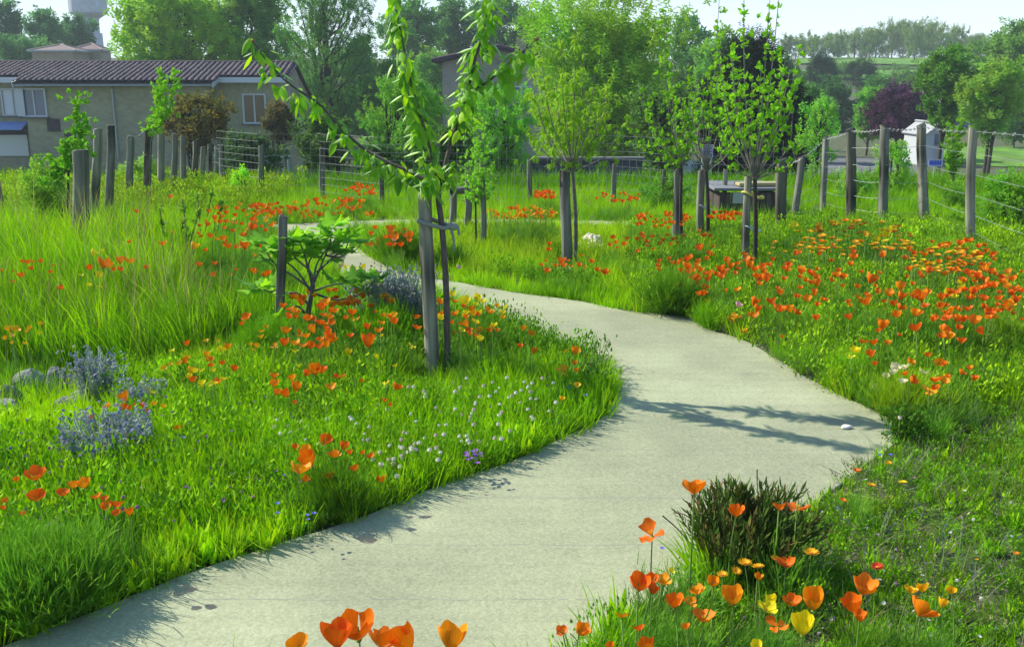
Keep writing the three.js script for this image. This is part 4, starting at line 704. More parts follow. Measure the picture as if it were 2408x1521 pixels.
{ // grassy hump behind the mesh
  const d = 17.5, c = D(1415, 415, d), R = metres(52, c), y0 = ground(c.x, -d) - 0.1, o = thing('clipped_bush', 'rounded dark green hummock of fine foliage behind the mesh', 'bush', [c.x, y0, -d]);
  const s = new Scatter(); for (let k = 0; k < 1500; k++) { const a = rr(0, 6.28), e = Math.asin(rnd()), q = V(Math.cos(a) * Math.cos(e) * R, Math.sin(e) * (c.y - y0), Math.sin(a) * Math.cos(e) * R).multiplyScalar(rr(0.75, 1)); s.add(q, [rr(-0.6, 0.6), rr(0, 6), rr(-0.6, 0.6)], rr(0.1, 0.2), tint([0.06, 0.16, 0.03], 0.15)); }
  s.build('foliage', SPRAY.needle, leafMat, o);
}

{ // bare thin stems of planted saplings in the long grass
  for (const [label, list] of [['slender bare sapling stems standing in the tall grass before the split posts', [[438, 640, 428, 470], [436, 640, 470, 490], [398, 600, 375, 490], [415, 590, 430, 520]]], ['few thin twiggy stems in the tall grass beside the far arm of the path', [[480, 560, 500, 440], [470, 570, 462, 450], [505, 565, 520, 470]]]]) {
    const b = G(list[0][0], list[0][1]), o = thing('sapling', label, 'sapling', [b.x, b.y, b.z]);
    for (const [x0, y0, x1, y1] of list) { const p = G(x0, y0).sub(b), q = D(x1, y1, -b.z).sub(b), m = p.clone().lerp(q, 0.5).add(V(rr(-0.02, 0.02), 0, 0)); const st = part('stem', limb([p, m, q], 0.007, 0.003, 5), bark.red, o), sc = new Scatter(), c = new THREE.CatmullRomCurve3([p, m, q]);
      for (let k = 0; k < 9; k++) sc.add(c.getPointAt(rr(0.45, 1)), [rr(-1, 1), rr(0, 6), rr(-1, 1)], rr(0.5, 0.9), tint([0.22, 0.40, 0.03], 0.2)); sc.build('leaves', TUFT.apple, nearLeafMat, st); }
  }
}
// ---------------------------------------------------------------- flowers
// how far a flower's head stands above the ground, by where it grows; stems are three shapes of one slim tube
const stemMat = leafy(C(0.17, 0.30, 0.06), 0.1, { roughness: 0.7 });
const STEM = [[0, 0, 0], [0.05, 0.01, 0], [0.10, 0.03, 1]].map(([bx, bz, k]) => ({ end: V(bx, 1, bz), geo: limb([V(0, 0, 0), V(bx * 0.15, 0.5, bz * 0.3 + 0.02 * k), V(bx, 1, bz)], 0.0095, 0.0065, 4) }));
const petalTex = tex(128, (u, v) => { const k = 0.86 + 0.14 * noise(u * 60, v * 3, 60) - 0.06 * (noise(u * 24, v * 2, 24) > 0.75 ? 1 : 0); return [k, k, k]; });
const petal = (o) => new THREE.MeshPhysicalMaterial({ roughness: 0.6, transmission: 0.38, thickness: 0, side: THREE.DoubleSide, specularIntensity: 0.25, map: petalTex, ...o });
const PETAL = { orange: [petal({ color: C(0.98, 0.27, 0.002) }), petal({ color: C(0.97, 0.215, 0.002) }), petal({ color: C(0.98, 0.33, 0.003) }), petal({ color: C(0.94, 0.18, 0.004) }), petal({ color: C(1.0, 0.38, 0.006) })], amber: [petal({ color: C(0.98, 0.53, 0.004) })], yellow: [petal({ color: C(0.96, 0.80, 0.01) })], cream: [petal({ color: C(0.86, 0.80, 0.52) })], pink: [petal({ color: C(0.85, 0.48, 0.60) })], scarlet: [petal({ color: C(0.72, 0.045, 0.01) })] };
const pollen = std({ color: C(0.75, 0.40, 0.02) });
// one petal of a cup: opening 0 shut, 1 flat; unit flower about 1 wide across the rim
function petalGeo(open, az, s, layer) {
  const nu = 6, nv = 5, pos = [], uv = [], idx = [], th = lerp(0.16, 1.32, open), L = lerp(1.0, 0.62, open), ph = s * 6.3;
  for (let j = 0; j <= nv; j++) for (let i = 0; i <= nu; i++) {
    const v = j / nv, u = i / nu * 2 - 1, rim = 1 + 0.05 * Math.sin(u * 4 + ph) - 0.17 * u * u, q = v * rim;
    const bulge = Math.sin(q * 2.4) * 0.20 * (1 - open * 0.6), flare = open * 0.1 * Math.sin(u * 5 + ph) * v * v;
    const r = L * (Math.sin(th) * q) * (1 - 0.12 * u * u * open) + bulge + 0.02 + layer * 0.035 * v, y = L * Math.cos(th) * q + 0.10 * Math.sin(open * 3.1) * q * q + flare + 0.03 * Math.sin(u * 7 + ph * 2) * v * v;
    const a = az + u * lerp(0.98, 0.80, open) * (0.55 + 0.45 * Math.pow(v, 0.5)) + 0.1 * Math.sin(ph);
    pos.push(Math.cos(a) * r, y, Math.sin(a) * r); uv.push(u * 0.5 + 0.5, v);
  }
  for (let j = 0; j < nv; j++) for (let i = 0; i < nu; i++) { const p = j * (nu + 1) + i, q = p + nu + 1; idx.push(p, q, p + 1, q, q + 1, p + 1); }
  const g = new THREE.BufferGeometry(); g.setAttribute('position', new THREE.Float32BufferAttribute(pos, 3)); g.setAttribute('uv', new THREE.Float32BufferAttribute(uv, 2)); g.setIndex(idx); g.computeVertexNormals(); return g;
}
// seven blooms from nearly shut to wide open, each with four petals of its own
const BLOOM = [0.04, 0.12, 0.22, 0.33, 0.44, 0.56, 0.68, 0.82].map((open, k) => {
  const p = [0, 1, 2, 3].map((i) => petalGeo(open * (0.6 + 0.8 * hash2(k, i + 40)) + 0.02, i * Math.PI / 2 + 0.4 * (hash2(i, k + 9) - 0.5), hash2(k + 3, i), i % 2));
  let w = 0, lo = 9, hi = 0; for (const g of p) { const a = g.attributes.position; for (let i = 0; i < a.count; i++) { w = Math.max(w, Math.hypot(a.getX(i), a.getZ(i))); lo = Math.min(lo, a.getY(i)); hi = Math.max(hi, a.getY(i)); } }
  return { petals: p, all: merge(p.map((g) => g.clone())), width: Math.max(2 * w, (hi - lo) * 0.9), mid: (lo + hi) / 2 };
});
const stamenGeo = merge(Array.from({ length: 9 }, (_, i) => beam(V(0, 0.02, 0), V(0.11 * Math.cos(i * 0.7), 0.34, 0.11 * Math.sin(i * 0.7)), 0.018, 3)));
const receptacle = new THREE.CylinderGeometry(0.11, 0.05, 0.10, 7).translate(0, -0.04, 0);
// daisy-like marigold: rays round a disc
const RAY = (() => { const l = []; for (let ring = 0; ring < 2; ring++) for (let i = 0; i < 14; i++) l.push(clean(leafBlade(0.48 - ring * 0.09, 0.15, 0.2, 0.12).rotateX(Math.PI / 2 - 0.22 - ring * 0.25).rotateY((i + ring * 0.5) / 14 * 6.283 + rr(-0.06, 0.06)))); return mergeGeometries(l); })();
const DISC = new THREE.SphereGeometry(0.14, 10, 6).scale(1, 0.5, 1).translate(0, 0.02, 0);
const discMat = std({ color: C(0.42, 0.16, 0.01) });
const clipped = [], spots = []; // flower feet, for the foliage that grows round them
const lateStuff = { orange: new Scatter(), amber: new Scatter(), yellow: new Scatter() };
const jobs = [];
const view = (k, ox, oy) => (x, y, w) => [x * k + ox, y * k + oy, w * k];
const full = view(1, 0, 0), leftMid = view(0.4081, 0, 470.3), middle = view(0.4081, 564.4, 451.5), rightMid = view(0.4081, 1599, 470.3), rightLow = view(0.4727, 1269.8, 940.6), leftLow = view(0.2474, 0, 865.4), figView = view(0.24737, 564.4, 470.3), stakeView = view(0.1732, 1269.8, 376.2);
// a clump: where, what, how tall, then x, y, width of each head
function clump(at, kind, words, lift, flat, o = {}) {
  const heads = []; for (let i = 0; i + 2 < flat.length; i += 3) { const [px, py, w] = at(flat[i], flat[i + 1], flat[i + 2]); heads.push({ px, py, w: w * (o.grow ?? (w > 42 ? 1.24 : 1.2)) * rr(0.9, 1.1), kind, words, lift, o, group: words }); }
  heads.sort((a, b) => a.px - b.px); heads.forEach((h, i) => { h.i = i; h.n = heads.length; }); jobs.push(...heads);
}
function drift(kind, words, lift, n, cx, cy, rx, ry, w0, w1, o = {}) { // many alike, scattered in a patch of the ground
  for (let i = 0; i < n; i++) { const a = rr(0, 6.28), r = Math.sqrt(rnd()); jobs.push({ px: cx + Math.cos(a) * r * rx + gauss() * 2, py: cy + Math.sin(a) * r * ry, w: rr(w0, w1) * 1.1, kind: Array.isArray(kind) ? pick(kind) : kind, words, lift, o, n: 99, group: words }); }
}
const P = 'orange';
// near edge of the view
clump(full, P, 'big orange poppies cut by the bottom edge over the path', 0.34, [703, 1516, 48, 792, 1500, 58, 842, 1474, 78, 893, 1506, 76, 967, 1505, 64, 1058, 1503, 60]);
clump(rightLow, P, 'orange poppies standing before the dark tufted plant by the path', 0.34, [770, 432, 100, 560, 655, 118, 980, 555, 76, 1190, 530, 66, 1280, 525, 104]);
clump(rightLow, P, 'tight bunch of orange poppies leaning over the path edge', 0.30, [490, 910, 85, 563, 890, 66, 556, 945, 60, 614, 898, 74]);
clump(rightLow, P, 'orange poppies in the corner between path and bottom edge', 0.27, [786, 950, 76, 745, 1003, 60, 675, 1005, 84, 815, 1075, 102, 405, 1070, 56, 497, 1135, 56, 726, 1130, 40, 860, 905, 50, 965, 980, 92, 195, 1140, 88, 112, 1148, 58]);
clump(rightLow, P, 'large orange poppies in the low weeds right of the dark tuft', 0.24, [1258, 1000, 88, 1365, 998, 94, 1186, 1110, 96, 1605, 935, 114, 1572, 1020, 96, 1592, 1078, 72, 1888, 1036, 130, 1225, 808, 70, 1088, 880, 42]);
clump(rightLow, P, 'single orange poppy buds by the path corner and bottom edge', 0.22, [1580, 350, 42, 355, 1224, 40, 540, 1226, 70]);
clump(rightLow, 'marigold', 'orange-yellow marigolds round the foot of the dark tuft', 0.20, [1020, 815, 72, 1086, 834, 66, 1175, 796, 62, 1350, 764, 76, 976, 853, 50, 908, 872, 54], { amber: 1 });
clump(rightLow, 'marigold', 'small marigolds scattered in the sparse weeds beyond the dark tuft', 0.12, [1737, 315, 32, 1806, 413, 44, 1650, 426, 42, 1510, 500, 36, 2373, 765, 30, 2175, 795, 24]);
clump(rightLow, 'scarlet', 'flat scarlet flower alone in the low weeds', 0.16, [1680, 833, 66]);
clump(rightLow, 'yellow', 'yellow poppies among the big orange ones in the corner', 0.24, [1165, 996, 56, 1122, 1026, 84, 1310, 1126, 90, 650, 849, 40, 1090, 1222, 60]);
clump(rightLow, 'amber', 'yellow-tipped half-shut poppies above the wide orange one', 0.24, [1846, 947, 60, 1908, 940, 58, 2050, 946, 46, 2003, 1016, 40]);
clump(leftLow, P, 'orange poppies over the feathery clump by the near path edge', 0.27, [145, 1056, 62, 330, 1016, 165, 335, 1216, 145, 590, 1186, 106, 692, 1112, 115, 795, 1092, 108, 906, 1222, 96, 985, 1240, 66, 1005, 1312, 108, 1080, 1292, 112, 1100, 1376, 80, 1230, 1370, 86]);
clump(leftLow, P, 'orange poppies at the very edge of the view over the feathery clump', 0.26, [45, 1256, 66, 18, 1328, 62, 205, 1380, 48]);
clump(leftLow, P, 'small orange poppies above the silver-blue catmint', 0.20, [1195, 275, 86, 1015, 358, 76, 1172, 370, 70, 1226, 376, 56, 1280, 346, 30, 1350, 350, 52, 1380, 392, 74, 860, 462, 46]);
clump(leftLow, P, 'few small orange poppies alone in the green between catmint and clover', 0.16, [1680, 566, 60, 1732, 560, 36, 1580, 73, 46]);
clump(leftLow, 'amber', 'two yellow-orange poppies at the end of the catmint row', 0.20, [1460, 341, 56, 1545, 363, 64]);
clump(leftLow, 'yellow', 'small yellow flowers in the grass behind the catmint', 0.16, [1400, 206, 60, 1446, 232, 40, 1856, 26, 70]);
clump(full, P, 'orange poppies in front of the white clover', 0.235, [690, 1050, 17, 762, 1032, 30, 722, 1057, 26, 733, 1080, 34, 785, 1068, 33, 805, 1050, 18, 822, 1063, 15, 702, 1103, 42, 775, 1118, 28, 835, 1100, 15, 870, 1073, 19, 853, 1064, 12, 895, 1128, 21, 720, 1125, 15]);
// round the fig and the tall stake
clump(middle, P, 'glowing orange poppies right under the fig branches', 0.30, [335, 606, 58, 300, 602, 40, 390, 575, 42, 365, 610, 44, 490, 640, 60, 470, 662, 46, 540, 686, 46, 510, 720, 42, 545, 606, 50, 590, 640, 62, 625, 640, 46, 658, 640, 46]);
clump(middle, P, 'deep orange poppies between fig trunk and purple shrub', 0.30, [645, 695, 52, 665, 726, 46, 610, 722, 34, 480, 756, 52, 455, 750, 44, 525, 756, 46, 430, 790, 50, 735, 775, 46, 735, 862, 74, 275, 706, 22]);
clump(middle, P, 'row of orange poppies in front of the squared stake and fig trunk', 0.28, [255, 800, 62, 345, 815, 46, 385, 826, 50, 256, 866, 46, 195, 886, 46, 320, 868, 52, 360, 882, 46, 400, 882, 40, 460, 850, 46, 510, 848, 76, 460, 886, 50, 497, 880, 50]);
clump(middle, P, 'red-orange poppies before the purple shrub, near the path', 0.28, [760, 656, 26, 755, 580, 26, 775, 530, 42, 815, 520, 32, 855, 516, 32, 905, 530, 26, 875, 576, 32, 780, 690, 26]);
clump(middle, P, 'orange poppies touching the tall timber stake', 0.30, [1015, 715, 48, 1015, 778, 46, 1145, 715, 42, 1155, 632, 50, 1240, 625, 52, 1285, 655, 32, 1335, 670, 40, 1300, 718, 36, 1275, 755, 42, 1225, 750, 26, 1432, 683, 52]);
clump(middle, 'amber', 'yellow-orange poppies between the tall stake and the path', 0.30, [1350, 698, 42, 885, 708, 38, 855, 712, 42, 1375, 756, 18]);
clump(middle, 'yellow', 'bright yellow poppies behind the cherry trunk beside the path', 0.32, [1225, 590, 40, 1303, 628, 52, 1400, 628, 42, 1175, 625, 34]);
clump(middle, P, 'small orange poppies at the bend of the bed, before the open path', 0.22, [1435, 795, 32, 1480, 795, 32, 1362, 828, 36, 1235, 812, 18, 1615, 885, 32, 1690, 916, 36]);
clump(middle, P, 'two orange poppies standing out against the pale path', 0.32, [1635, 785, 42, 1675, 815, 48]);
clump(middle, P, 'orange poppies on the tip of the clover bed', 0.20, [1875, 915, 18, 1925, 915, 56, 1850, 1020, 60, 1930, 986, 36, 1940, 1026, 32]);
clump(middle, 'amber', 'yellow-orange poppy pair at the tip of the clover bed', 0.18, [1945, 1108, 36, 1850, 1190, 38]);
clump(full, 'amber', 'fallen yellow-orange poppy on the path edge by the clover tip', 0.05, [1435, 950, 13]);
clump(middle, P, 'orange poppies on the outer side of the squared stake', 0.28, [35, 718, 56, 10, 755, 32, 75, 455, 32, 155, 466, 42, 165, 375, 26, 150, 775, 22]);
clump(middle, 'amber', 'small yellow-orange flowers on the leafy sprays before the squared stake', 0.2, [120, 800, 32, 120, 836, 32, 95, 886, 32, 75, 905, 26, 60, 880, 24]);
clump(middle, P, 'orange poppies in the grass before the fig', 0.22, [190, 1060, 46, 200, 1100, 50, 300, 1070, 46, 315, 1128, 52, 275, 1160, 42, 210, 1155, 36, 375, 1046, 40, 430, 1025, 60, 470, 1026, 66]);
clump(middle, P, 'orange poppies scattered between the fig and the clover', 0.20, [550, 1060, 36, 597, 1060, 38, 520, 1120, 60, 895, 1125, 62, 830, 1200, 32, 870, 1222, 24, 700, 1088, 26, 315, 1210, 22]);
clump(middle, 'yellow', 'small yellow flowers in the grass before the fig and stake', 0.20, [310, 915, 38, 615, 925, 42, 345, 1000, 32, 510, 972, 36, 815, 825, 32, 990, 886, 42, 785, 945, 32, 890, 1000, 32, 840, 1095, 40]);
clump(middle, 'yellow', 'pale yellow poppies hanging over the path behind the fig', 0.30, [610, 432, 32, 655, 440, 34, 720, 430, 30, 780, 468, 26, 845, 470, 44, 575, 415, 16]);
// the long grass
clump(leftMid, P, 'orange poppies in the long grass below the thick corner post', 0.45, [750, 350, 50, 685, 350, 46, 585, 365, 66, 625, 375, 46, 655, 398, 32, 690, 398, 36, 520, 390, 38, 835, 385, 32, 710, 336, 26]);
clump(leftMid, P, 'small orange poppies in the long grass at the view edge below the corner post', 0.42, [115, 430, 26, 155, 355, 26, 125, 352, 22, 190, 355, 20, 232, 350, 20, 175, 392, 26, 70, 408, 16, 6, 405, 18, 290, 412, 20, 305, 376, 16, 68, 468, 20, 348, 503, 32]);
clump(leftMid, P, 'small orange poppies dotted in the tall grass before the split posts', 0.48, [935, 252, 38, 785, 64, 30, 745, 240, 26, 1142, 368, 28, 1230, 362, 28, 1232, 428, 28, 1325, 428, 20, 1360, 400, 16, 980, 1115 - 1152 + 18, 34]);
clump(leftMid, P, 'orange poppies in the grass beside the far arm of the path', 0.45, [1285, 218, 36, 1305, 236, 20, 1238, 98, 24, 1185, 118, 18, 1295, 158, 24, 1355, 85, 32, 1345, 126, 46, 1440, 155, 42, 1455, 110, 32, 1395, 196, 26, 1410, 265, 50, 1380, 260, 42]);
clump(leftMid, P, 'orange poppies at the outer side of the fig leaves', 0.45, [1457, 405, 36, 1520, 430, 28, 1550, 420, 38, 1545, 326, 28]);
clump(leftMid, 'amber', 'single yellow-orange flower in the tall grass', 0.45, [1105, 268, 42, 985, 183, 24]);
clump(leftMid, 'yellow', 'small yellow flowers under the thick corner post', 0.42, [520, 305, 32, 590, 290, 22, 560, 433, 36, 460, 432, 22, 510, 490, 28, 575, 500, 22]);
clump(leftMid, 'amber', 'orange-yellow poppies at the view edge over the dark grass', 0.38, [75, 740, 52, 50, 738, 32, 170, 733, 30, 155, 755, 24, 65, 776, 30, 30, 797, 22, 68, 822, 24, 140, 825, 24, 230, 765, 20, 230, 712, 30]);
clump(leftMid, 'yellow', 'yellow flowers on the green slope before the long grass', 0.30, [1120, 985, 42, 1168, 978, 26, 1165, 1050, 42, 1232, 1053, 38, 1280, 1030, 32, 1228, 985, 26]);
clump(leftMid, P, 'two rusty orange poppies on the green slope', 0.30, [1210, 915, 38, 1215, 950, 32]);
// the bank
clump(rightMid, P, 'orange poppies among the cream ones by the path', 0.26, [1430, 890, 46, 1490, 935, 52, 1530, 940, 32, 1620, 990, 52, 1675, 970, 36, 1325, 930, 46, 1305, 1000, 36, 1335, 1035, 62, 1475, 1035, 60, 1520, 1035, 56, 1545, 1010, 42, 1440, 1090, 66, 1480, 1080, 36, 1700, 1025, 46]);
clump(rightMid, 'cream', 'cream-white poppies beside the path', 0.24, [1225, 965, 46, 1232, 990, 50, 1300, 962, 58, 1185, 1012, 38, 1405, 990, 48, 1130, 1075, 46, 1290, 1042, 44]);
clump(rightMid, P, 'orange poppies above the yellow clump on the bank', 0.26, [1050, 812, 46, 1120, 820, 52, 1200, 820, 46, 1108, 886, 52, 1128, 940, 30, 1265, 776, 32]);
clump(rightMid, P, 'large orange poppies over the dark feathery mound', 0.34, [1365, 735, 66, 1165, 720, 52, 1260, 660, 52, 1150, 750, 26, 1345, 552, 54, 1400, 550, 74, 1415, 606, 42, 1370, 650, 56, 1475, 676, 42, 1240, 590, 32, 1262, 616, 42, 1210, 540, 56]);
clump(rightMid, P, 'dense orange poppies on the far side of the dark feathery mound', 0.34, [1510, 610, 56, 1565, 640, 62, 1600, 620, 26, 1660, 625, 62, 1540, 676, 62, 1590, 676, 56, 1605, 730, 32, 1520, 740, 62, 1550, 782, 70, 1505, 782, 50, 1625, 806, 38, 1700, 695, 66]);
clump(rightMid, P, 'orange poppies at the view edge on the bank', 0.32, [1770, 645, 46, 1820, 636, 38, 1855, 630, 32, 1845, 566, 46, 1895, 590, 70, 1920, 650, 32, 1755, 755, 52, 1700, 515, 46, 1905, 535, 38, 1975, 685, 20]);
clump(rightMid, P, 'orange poppies in the upper bank below the last wired post', 0.32, [1690, 425, 80, 1662, 410, 50, 1750, 400, 46, 1775, 372, 42, 1815, 412, 46, 1755, 458, 52, 1855, 442, 38, 1900, 410, 42, 1925, 442, 56, 1972, 410, 20]);
clump(rightMid, P, 'orange poppies in the middle of the bank', 0.30, [1275, 500, 52, 1180, 580, 42, 1085, 585, 66, 1025, 556, 42, 1020, 495, 38, 940, 492, 30, 1095, 455, 60, 980, 675, 52, 740, 570, 52, 790, 676, 38]);
clump(rightMid, P, 'few orange poppies in the green behind the path bank', 0.26, [695, 440, 34, 705, 388, 44, 875, 348, 32, 540, 338, 28, 590, 787, 26]);
clump(rightMid, P, 'row of flat orange poppies low beside the path', 0.2, [535, 585, 52, 560, 625, 60, 600, 622, 50, 640, 625, 50, 668, 640, 46, 445, 627, 42, 425, 585, 56, 420, 662, 64, 330, 665, 62, 300, 686, 52, 375, 757, 42]);
clump(rightMid, P, 'orange poppies at the foot of the pale stake, nearer the path', 0.30, [330, 515, 44, 140, 500, 46, 135, 535, 30, 105, 480, 24, 160, 580, 22, 50, 545, 62, 25, 572, 42, 268, 518, 20, 240, 440, 32, 205, 425, 38, 175, 425, 38, 140, 422, 28]);
clump(rightMid, P, 'bunched orange poppies right at the foot of the pale stake', 0.30, [375, 310, 38, 380, 342, 50, 400, 376, 42, 440, 395, 38, 440, 435, 62, 490, 410, 32, 500, 455, 46, 520, 440, 32, 470, 446, 42, 415, 340, 32, 265, 390, 50, 235, 400, 42, 295, 375, 32, 270, 335, 30]);
clump(rightMid, P, 'orange poppies on the dark bush before the stakes', 0.30, [55, 335, 38, 35, 345, 42, 105, 350, 32, 35, 375, 42, 25, 405, 50, 60, 455, 26, 20, 205, 24, 110, 175, 20, 140, 200, 28, 175, 205, 22, 120, 270, 38, 190, 265, 24]);
clump(rightMid, 'pink', 'pale pink flower by the path below the pale stake', 0.22, [335, 605, 46]);
clump(rightMid, 'yellow', 'bright yellow flower cluster by the bank edge', 0.24, [1010, 865, 46, 985, 895, 50, 1030, 865, 42]);
clump(rightMid, 'yellow', 'clear yellow flowers high on the bank', 0.28, [1200, 172, 48, 1225, 165, 40, 1185, 190, 46, 1150, 220, 42, 1135, 230, 36, 1620, 470, 44, 1635, 500, 36, 1550, 540, 50, 1575, 550, 40, 660, 140, 46, 640, 150, 34]);
clump(stakeView, P, 'orange poppies bunched at the foot of the thick almond stake', 0.32, [260, 1350, 70, 330, 1345, 80, 300, 1390, 80, 210, 1435, 80, 320, 1430, 80, 420, 1440, 50, 385, 1365, 50]);
clump(stakeView, P, 'orange poppies spread beside the almond stake', 0.28, [525, 1420, 74, 705, 1375, 82, 560, 1298, 50, 780, 1485, 66, 600, 1445, 44, 128, 1135, 62, 115, 1210, 72, 80, 1368, 48, 25, 1418, 44, 85, 1495, 80, 890, 1515, 90]);
clump(middle, 'pink', 'pale pink flower between the cherry trunk and the path', 0.2, [1252, 434, 30]);
clump(figView, 'pink', 'pale pink poppy among orange ones at the path bend', 0.3, [1450, 378, 36]);
clump(figView, 'cream', 'white flower beside the far path end', 0.25, [235, 168, 40, 85, 82, 26, 160, 96, 24, 30, 405, 50]);
// drifts too many to name one by one
drift(P, 'orange poppies filling the inner corner of the path bend', 0.30, 34, 905, 556, 66, 24, 11, 17);
drift(P, 'orange poppies in the drift before the far split posts', 0.30, 26, 640, 490, 55, 14, 9, 14);
drift([P, P, 'amber'], 'small poppies along the far edge of the path', 0.30, 60, 780, 490, 110, 26, 7, 12);
drift(P, 'far orange poppies before the mesh behind the cherry branch', 0.30, 30, 850, 447, 40, 16, 7, 12);
drift([P, 'amber', 'amber'], 'far poppies in the drift between cherry and almond', 0.30, 70, 1225, 500, 88, 15, 7, 12);
drift(P, 'far orange poppies heaped before the mesh next to the almond', 0.30, 26, 1282, 457, 30, 9, 8, 12);
drift(P, 'far orange poppies before the round hummock', 0.30, 26, 1455, 462, 55, 12, 7, 11);
drift(P, 'far orange poppies round the bush behind the stakes', 0.30, 46, 1560, 515, 72, 20, 7, 12);
drift(P, 'far orange poppies before the plank bin', 0.30, 40, 1710, 506, 48, 9, 7, 11);
drift(P, 'far orange poppies in the green between almond and apple trees', 0.28, 26, 1520, 570, 90, 26, 8, 12);
drift(P, 'orange poppies sprinkled over the upper bank', 0.30, 44, 2240, 595, 120, 34, 11, 17);
drift(P, 'orange poppies thick on the bank nearer the view edge', 0.34, 70, 2260, 690, 150, 70, 13, 20);
drift(P, 'orange poppies spread through the middle bank', 0.32, 60, 1960, 650, 190, 70, 11, 17);
drift(P, 'orange poppies over the green between path and stakes', 0.30, 40, 1640, 640, 110, 50, 11, 17);
drift(P, 'orange poppies massed round the fig and stake', 0.30, 46, 800, 735, 150, 60, 13, 20);
drift([P, 'amber', 'yellow'], 'mixed poppies between the tall stake and path', 0.30, 30, 1120, 750, 90, 50, 13, 19);
drift([P, P, 'amber'], 'poppies sprinkled in the far long grass', 0.42, 40, 560, 560, 120, 50, 9, 14);
drift(['amber', 'yellow', P], 'mixed yellow and orange poppies on the green slope', 0.22, 22, 470, 850, 90, 55, 13, 19);
drift([P, P, 'amber'], 'orange poppies before the far split posts and mesh', 0.34, 30, 560, 500, 90, 22, 9, 13);
const bankM = 'marigolds in the drift along the wired posts';
drift('marigold', bankM, 0.34, 104, 2010, 560, 150, 42, 13, 21);
drift('marigold', 'marigolds on the upper bank below the last wired posts', 0.34, 60, 2220, 610, 90, 34, 13, 21);
drift('marigold', 'few marigolds in the green beside the pale stake', 0.28, 18, 1880, 590, 80, 34, 11, 16);

const KINDS = { orange: ['orange_poppy', 'poppy'], amber: ['amber_poppy', 'poppy'], yellow: ['yellow_poppy', 'poppy'], cream: ['cream_poppy', 'poppy'], pink: ['pink_flower', 'flower'], scarlet: ['scarlet_flower', 'flower'], marigold: ['marigold', 'marigold'] };
const rank = jobs.filter((j) => j.kind === 'orange').sort((a, b) => b.w - a.w); rank.forEach((j, i) => { j.single = i < 292; });
function headAt(j) { // over the bed, not over the path
  let h; for (const k of [rr(0.93, 1.07), 0.75, 0.5, 0.3, 1.3, 1.6, 0.15]) { h = G(j.px, j.py, j.lift * k); if (!onPath(h.x, h.z)) return h; }
  return G(j.px, j.py, j.lift);
}
const oneOf = new Map(), clumpWhole = new Map();
for (const j of jobs) if (j.n < 99) clumpWhole.set(j.words, (clumpWhole.get(j.words) ?? true) && (j.kind !== 'orange' || j.single));
const COUNT = ['one', 'two', 'three', 'four', 'five', 'six', 'seven', 'eight'];
{ // heads of a drift are told apart by their row, counted from the top, and their place in it
  const drifts = new Map(); for (const j of jobs) if (j.n === 99 && (j.kind !== 'orange' || j.single)) drifts.set(j.words, [...(drifts.get(j.words) ?? []), j]);
  for (const l of drifts.values()) { l.sort((a, b) => a.py - b.py); const rows = Math.ceil(l.length / 13), per = Math.ceil(l.length / rows); for (let r = 0; r < rows; r++) l.slice(r * per, r * per + per).sort((a, b) => a.px - b.px).forEach((j, i) => { j.row = r; j.i = i; }); }
}
for (const j of jobs) {
  const near = j.w > 27, head = headAt(j), gy = ground(head.x, head.z), h = Math.max(0.02, head.y - gy), st = pick(STEM), turn = rr(0, 6.28);
  const size = metres(j.w, head), e = st.end.clone().multiplyScalar(h).applyAxisAngle(V(0, 1, 0), turn), foot = V(head.x - e.x, gy, head.z - e.z);
  spots.push([foot.x, foot.z, j.w, h, j.kind]);
  if (j.kind === 'orange' && !j.single) { // past the three hundred largest
    const b = BLOOM[1 + Math.floor(rnd() * 5)]; lateStuff.orange.add(V(head.x, head.y - b.mid * size / b.width, head.z), [rr(-0.3, 0.3), rr(0, 6), rr(-0.3, 0.3)], size / b.width, C(rr(0.9, 1.05), rr(0.75, 1.2), 1)); continue;
  }
  const [name, cat] = KINDS[j.kind]; let label, group = j.group;
  if (j.n === 1) { label = j.words; group = undefined; } else if (j.n < 15) label = ORD[j.i] + ' from the left of the ' + j.words; else label = ORD[j.i] + ' from left in row ' + COUNT[j.row] + ' of the ' + j.words;
  const words = label.split(' '); if (words.length > 16) label = words.slice(0, 16).join(' ');
  const o = thing(name, label, cat, [foot.x, foot.y, foot.z], group); o.rotation.y = turn;
  const stem = part('stem', st.geo, stemMat, o); stem.scale.set(h, h, h); if (h > 0.2) stem.scale.set(h * 0.9 / 0.9, h, h);
  const top = st.end.clone().multiplyScalar(h);
  const fl = new THREE.Group(); fl.name = 'bloom'; fl.position.copy(top); fl.rotation.set(rr(-0.45, 0.45), rr(0, 6.28), rr(-0.45, 0.45)); o.add(fl);
  if (j.kind === 'marigold' || j.kind === 'scarlet') {
    fl.scale.setScalar(size * 1.04); fl.rotation.set(rr(-0.25, 0.3), rr(0, 6.28), rr(-0.25, 0.25));
    part('petals', RAY, j.kind === 'scarlet' ? PETAL.scarlet[0] : (j.o.amber || rnd() < 0.5) ? PETAL.amber[0] : pick([PETAL.amber[0], PETAL.yellow[0], PETAL.orange[2]]), fl); if (near || j.w > 15) part('flower_disc', DISC, discMat, fl);
    continue;
  }
  const wide = Math.pow(rnd(), 0.75), b = BLOOM[clamp(Math.floor(wide * 6.4 + (j.o.open ?? 1.0)), 0, 7)], k = size / b.width, m = pick(PETAL[j.kind]);
  fl.scale.set(k * rr(0.9, 1.1), k * rr(0.85, 1.15), k * rr(0.9, 1.1)); fl.position.y -= b.mid * k * 0.9;
  if (near) { b.petals.forEach((g) => part('petal', g, m, fl)); if (b !== BLOOM[0]) part('stamens', stamenGeo, pollen, fl); part('receptacle', receptacle, stemMat, fl); } else part('petals', b.all, m, fl);
}
